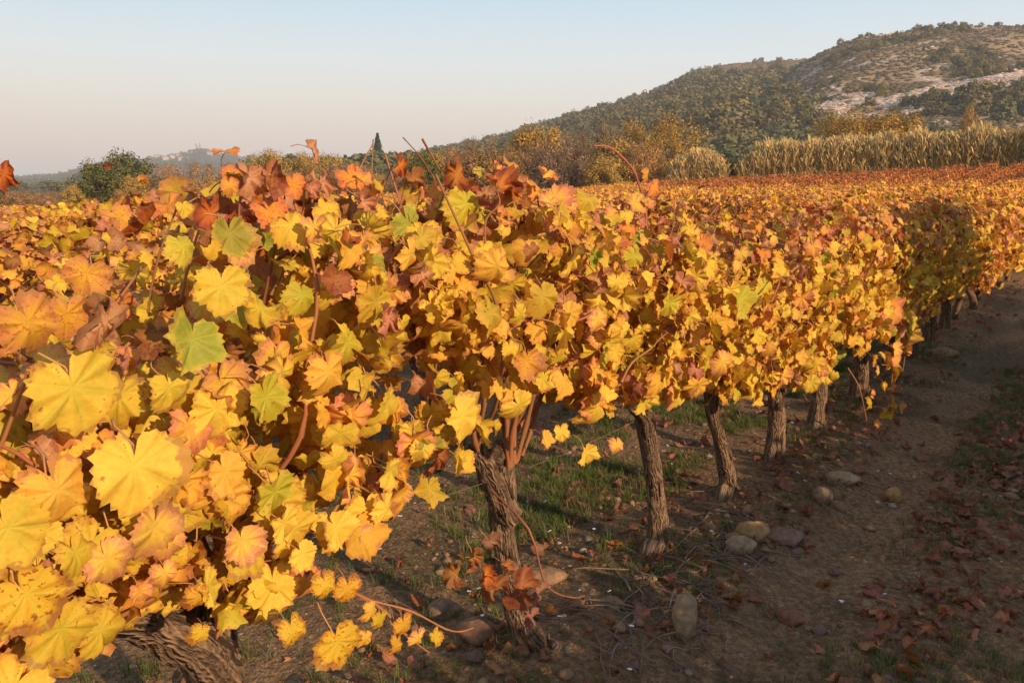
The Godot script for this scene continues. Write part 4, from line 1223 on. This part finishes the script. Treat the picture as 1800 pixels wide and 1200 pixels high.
func track_details() -> void:
	# fallen leaves
	var litter := []
	for k in 14:
		litter.append(leaf(16, [0.55, 1.0], 2 if k < 11 else 1, 0.09).mesh(leaf_mats.b[0]))
	var spots := []
	for k in 60000:
		if spots.size() > 3300: break
		var t := rf(-1.5, 14.0)
		var w := rf(-2.0, 2.6)
		if rng.randf() < 0.5: t = rf(-0.8, 4.5)
		var band := 0.10 + 0.75 * exp(-pow((w - 1.05) / 0.16, 2.0)) + 0.12 * exp(-pow(w / 0.45, 2.0)) + 0.3 * exp(-pow((w - 1.9) / 0.4, 2.0))
		band *= 0.35 + 1.5 * maxf(0.0, na.get_noise_2d(t * 130.0, w * 130.0) + 0.25)
		if absf(w - 0.62) < 0.14: band *= 0.3
		if rng.randf() > band: continue
		var p := ROOT0 + U * t + N * w
		if p.z > -0.8: continue
		p.y = ground_height(p.x, p.z)
		spots.append([p.length(), p])
	spots.sort_custom(func(a, b): return a[0] < b[0])
	var count := 0
	var rest := {}
	for s in spots:
		var p: Vector3 = s[1]
		var size := rf(0.018, 0.044)
		var n := (Vector3.UP + rand_dir() * 0.8).normalized()
		if rng.randf() < 0.25: n = -n
		var x := Transform3D(facing(n, rand_dir(), size), p + Vector3.UP * size * rf(0.25, 0.5))
		var v := rng.randi() % litter.size()
		if count < 295 and in_view(p):
			count += 1
			var o := put("fallen_leaf", litter[v], null, x)
			var kind: String = ["b", "b", "p", "d", "b"][rng.randi() % 5]
			o.set_surface_override_material(0, leaf_mats[kind][rng.randi() % 3])
			var w := across_of(p)
			tag(o, ("curled orange brown" if kind == "d" else "curled pale pinkish brown" if kind == "p" else "curled dark reddish brown") + (" fallen leaf under the near row of vines" if w < 0.45 else " fallen leaf on the bare wheel track" if w < 0.85 else " fallen leaf in the drift right of the bare wheel track"), "leaf", "fallen leaves on the ground")
		else:
			if not rest.has(v): rest[v] = []
			rest[v].append(x)
	var root := Node3D.new()
	root.name = "leaf_litter"
	add_child(root)
	tag(root, "scattered reddish brown fallen leaves farther along the track", "leaf litter", "", "stuff")
	for v in rest: many("leaves", litter[v], rest[v], [], root)
	# stones: [along, out, length, height, width, colour, label]
	var tan_c := Color(0.36, 0.235, 0.13)
	var own := [
		[0.47, 0.37, 0.046, 0.098, 0.04, Color(0.40, 0.29, 0.18), "pale egg shaped stone standing upright on the ground"],
		[1.40, 0.27, 0.075, 0.052, 0.06, Color(0.40, 0.25, 0.12), "round tan cobble, the largest by the foot of the slender vine"],
		[1.25, 0.27, 0.065, 0.045, 0.05, Color(0.38, 0.28, 0.18), "pale oval cobble in front of the round tan one"],
		[-0.04, -0.17, 0.07, 0.05, 0.055, Color(0.25, 0.14, 0.09), "reddish brown cobble left of the bent trunk"],
		[2.43, 0.39, 0.085, 0.035, 0.06, Color(0.40, 0.29, 0.17), "flat tan stone beside the track, right of the thin trunks"],
		[2.42, 0.65, 0.045, 0.045, 0.04, Color(0.42, 0.25, 0.10), "small angular yellowish stone on the bare track"],
		[2.07, 0.38, 0.055, 0.055, 0.045, Color(0.30, 0.19, 0.12), "pointed brown stone beside the track"],
		[0.90, 0.61, 0.05, 0.03, 0.045, Color(0.26, 0.12, 0.075), "flat dark red stone lying on the track edge"],
		[0.48, -0.24, 0.095, 0.035, 0.05, Color(0.30, 0.18, 0.10), "long flat brown stone behind the bent trunk"],
		[6.38, 0.25, 0.11, 0.06, 0.08, Color(0.36, 0.24, 0.14), "large rounded stone far along the row edge"],
		[0.05, -0.41, 0.06, 0.04, 0.05, Color(0.27, 0.17, 0.11), "brown cobble behind the low hanging yellow leaves"],
		[1.49, 0.39, 0.09, 0.04, 0.06, Color(0.27, 0.17, 0.12), "low brown stone right of the round tan cobble"],
	]
	for s in own:
		var b := Buf.new()
		blob(b, s[2], s[3], s[4], 20, 0.34, rf(0, 400), (s[5] as Color) * 1.35, 80.0)
		var p: Vector3 = ROOT0 + U * float(s[0]) + N * float(s[1])
		p.y = ground_height(p.x, p.z) + float(s[3]) * (0.75 if float(s[3]) > 0.09 else 0.42)
		var o := put("stone", b.mesh(mats.stone), null, Transform3D(Basis(Vector3.UP, rf(-0.5, 0.5)), p))
		tag(o, s[6], "stone", "stones along the near row")
	var pebbles := []
	for k in 6:
		var b := Buf.new()
		blob(b, 1.0, rf(0.45, 0.7), rf(0.65, 0.95), 10, 0.55, rf(0, 900), Color.WHITE, 75.0)
		pebbles.append(b.mesh(mats.stone))
	var tones := [tan_c, Color(0.30, 0.18, 0.11), Color(0.40, 0.31, 0.22), Color(0.24, 0.15, 0.11), Color(0.34, 0.21, 0.12)]
	var toned := []
	for c in tones:
		var m: StandardMaterial3D = mats.stone.duplicate()
		m.albedo_color = ((c as Color) * 1.25).linear_to_srgb()
		m.vertex_color_use_as_albedo = false
		toned.append(m)
	for k in 230:
		var t := rf(-0.6, 3.4) if rng.randf() < 0.75 else rf(3.0, 9.0)
		var w := rf(-0.9, 1.3) if rng.randf() < 0.6 else rf(-0.1, 0.5)
		var p := ROOT0 + U * t + N * w
		var size := rf(0.01, 0.03) * (1.0 if rng.randf() < 0.85 else 1.5)
		p.y = ground_height(p.x, p.z) + size * 0.2
		if not in_view(p): continue
		var o := put("cobble", pebbles[rng.randi() % 6], null, Transform3D(Basis(Vector3.UP, rf(0, TAU)).scaled(Vector3.ONE * size), p))
		var tone := rng.randi() % 5
		o.material_override = toned[tone]
		tag(o, ["tan", "brown", "pale", "dark", "yellowish"][tone] + (" small cobble on the soil under the near vines" if w < 0.45 else " small cobble on the soil of the track"), "stone", "small cobbles on the soil")
	var gx := []
	var gc := []
	for k in 24000:
		var t := rf(-1.2, 10.0)
		var w := rf(-2.0, 2.2)
		var p := ROOT0 + U * t + N * w
		var size := rf(0.002, 0.006) * (1.0 if rng.randf() < 0.85 else 2.4)
		p.y = ground_height(p.x, p.z)
		gx.append(Transform3D(Basis(Vector3.UP, rf(0, TAU)).scaled(Vector3.ONE * size), p))
		gc.append(vary(tones[rng.randi() % 5] * (1.9 if rng.randf() < 0.12 else 1.0), 0.2))
	tag(many("gravel", pebbles[0], gx, gc), "fine gravel scattered over the soil", "gravel")
	# cut prunings
	for k in 130:
		var t := rf(0.0, 3.0)
		var w := rf(-0.15, 0.6)
		if rng.randf() < 0.6: t = rf(0.1, 1.6); w = rf(0.0, 0.45)
		var p := ROOT0 + U * t + N * w
		var a := rf(0, TAU)
		var d := Vector3(cos(a), 0, sin(a)) * rf(0.08, 0.34)
		var pts := []
		for q in 5:
			var e := p + d * (q / 4.0) + Vector3(rf(-0.012, 0.012), 0, rf(-0.012, 0.012))
			e.y = ground_height(e.x, e.z) + rf(0.006, 0.028)
			pts.append(e - p)
		var b := Buf.new()
		tube(b, curve(pts, 2), taper(rf(0.0025, 0.005), 0.0015, 9), 5, vary(Color(0.22, 0.15, 0.11), 0.3))
		if rng.randf() < 0.5: tube(b, [pts[2], pts[2] + d.rotated(Vector3.UP, 0.6) * 0.35 + Vector3.UP * rf(0.0, 0.03)], [0.002, 0.001], 4, Color(0.22, 0.15, 0.11))
		var o := put("twig", b.mesh(mats.plain), null, Transform3D(Basis(), p))
		tag(o, "thin grey brown cut twig lying in front of the bent vine" if t < 0.8 else "thin grey brown cut twig lying near the straight trunk with swollen foot" if t < 1.5 else "thin grey brown cut twig lying by the slender trunks farther right", "twig", "prunings on the ground")
	# grass
	var tufts := []
	for k in 5:
		var b := Buf.new()
		for q in 16:
			var base := Vector3(rf(-0.03, 0.03), -0.005, rf(-0.03, 0.03))
			var a := rf(0, TAU)
			var out := Vector3(cos(a), 0, sin(a))
			var h := rf(0.03, 0.11)
			var side := out.cross(Vector3.UP) * rf(0.0012, 0.0026)
			var col := vary(Color.WHITE * 0.9, 0.2)
			var o := b.v.size()
			b.add(base - side, Vector2.ZERO, col); b.add(base + side, Vector2.ZERO, col)
			b.add(base + out * h * 0.25 + Vector3.UP * h * 0.65 - side * 0.8, Vector2.ZERO, col); b.add(base + out * h * 0.25 + Vector3.UP * h * 0.65 + side * 0.8, Vector2.ZERO, col)
			b.add(base + out * h * rf(0.5, 0.9) + Vector3.UP * h * rf(0.75, 1.0), Vector2.ZERO, col)
			b.tri(o, o + 1, o + 3); b.tri(o, o + 3, o + 2); b.tri(o + 2, o + 3, o + 4)
		b.smooth()
		tufts.append(b.mesh(mats.grass))
	var xs := [[], [], [], [], []]
	var cols := [[], [], [], [], []]
	for k in 60000:
		var t := rf(-1.5, 7.0) if rng.randf() < 0.8 else rf(6.0, 20.0)
		var w := rf(-3.0, 2.6)
		var dens := 0.5 * exp(-pow((w + 0.75) / 0.6, 2.0)) * smoothstep(0.2, 0.8, t) + 0.6 * exp(-pow((w - 0.92) / 0.22, 2.0)) + 0.6 * exp(-pow((w - 1.4) / 0.35, 2.0)) + 0.25 * exp(-pow((w - 0.25) / 0.25, 2.0)) + 0.12
		dens *= smoothstep(-0.15, 0.3, nb.get_noise_2d(t * 110.0, w * 110.0) + 0.5 * na.get_noise_2d(t * 40.0, w * 40.0) + 0.1)
		if absf(w - 0.62) < 0.16: dens *= 0.12
		if rng.randf() > dens: continue
		var p := ROOT0 + U * t + N * w
		p.y = ground_height(p.x, p.z)
		var v := rng.randi() % 5
		var s := rf(0.45, 1.0) * (0.85 if w < -0.2 else 0.6)
		xs[v].append(Transform3D(Basis(Vector3.UP, rf(0, TAU)).scaled(Vector3(s, s, s)), p))
		var green := 0.8 if w < 0.2 else 0.45
		cols[v].append(vary(Color(0.115, 0.155, 0.030), 0.2) if rng.randf() < green else vary(Color(0.27, 0.20, 0.10), 0.3))
	var grass := Node3D.new()
	grass.name = "grass"
	add_child(grass)
	tag(grass, "short green and dry grass growing under the vines and on the track", "grass", "", "stuff")
	for v in 5: many("tufts", tufts[v], xs[v], cols[v], grass)
	# small white flowers
	var flower := Buf.new()
	tube(flower, [Vector3(0, -0.01, 0), Vector3(0.004, 0.03, 0.002), Vector3(0.002, 0.06, 0)], [0.001, 0.0008, 0.0008], 4, Color(0.12, 0.15, 0.04))
	for q in 3:
		var c := Vector3(rf(-0.006, 0.006), 0.06 + rf(-0.004, 0.006), rf(-0.006, 0.006))
		for l in 4:
			var a := TAU * l / 4.0 + q
			var d := Vector3(cos(a), 0.25, sin(a)) * 0.006
			var e := Vector3(-sin(a), 0, cos(a)) * 0.0028
			var o := flower.v.size()
			for pt in [c, c + d * 0.6 + e, c + d, c + d * 0.6 - e]: flower.add(pt, Vector2.ZERO, Color(0.8, 0.8, 0.78))
			flower.tri(o, o + 1, o + 2); flower.tri(o, o + 2, o + 3)
	flower.smooth()
	var fm := flower.mesh(mats.plain)
	for k in 46:
		var t := rf(-0.4, 3.6)
		var w := rf(-1.4, 0.9)
		var p := ROOT0 + U * t + N * w
		p.y = ground_height(p.x, p.z)
		tag(put("white_flower", fm, null, Transform3D(Basis(Vector3.UP, rf(0, TAU)).scaled(Vector3.ONE * rf(0.7, 1.3)), p)), "tiny white flower head on a thin stem in the grass", "flower", "white wildflowers under the vines")
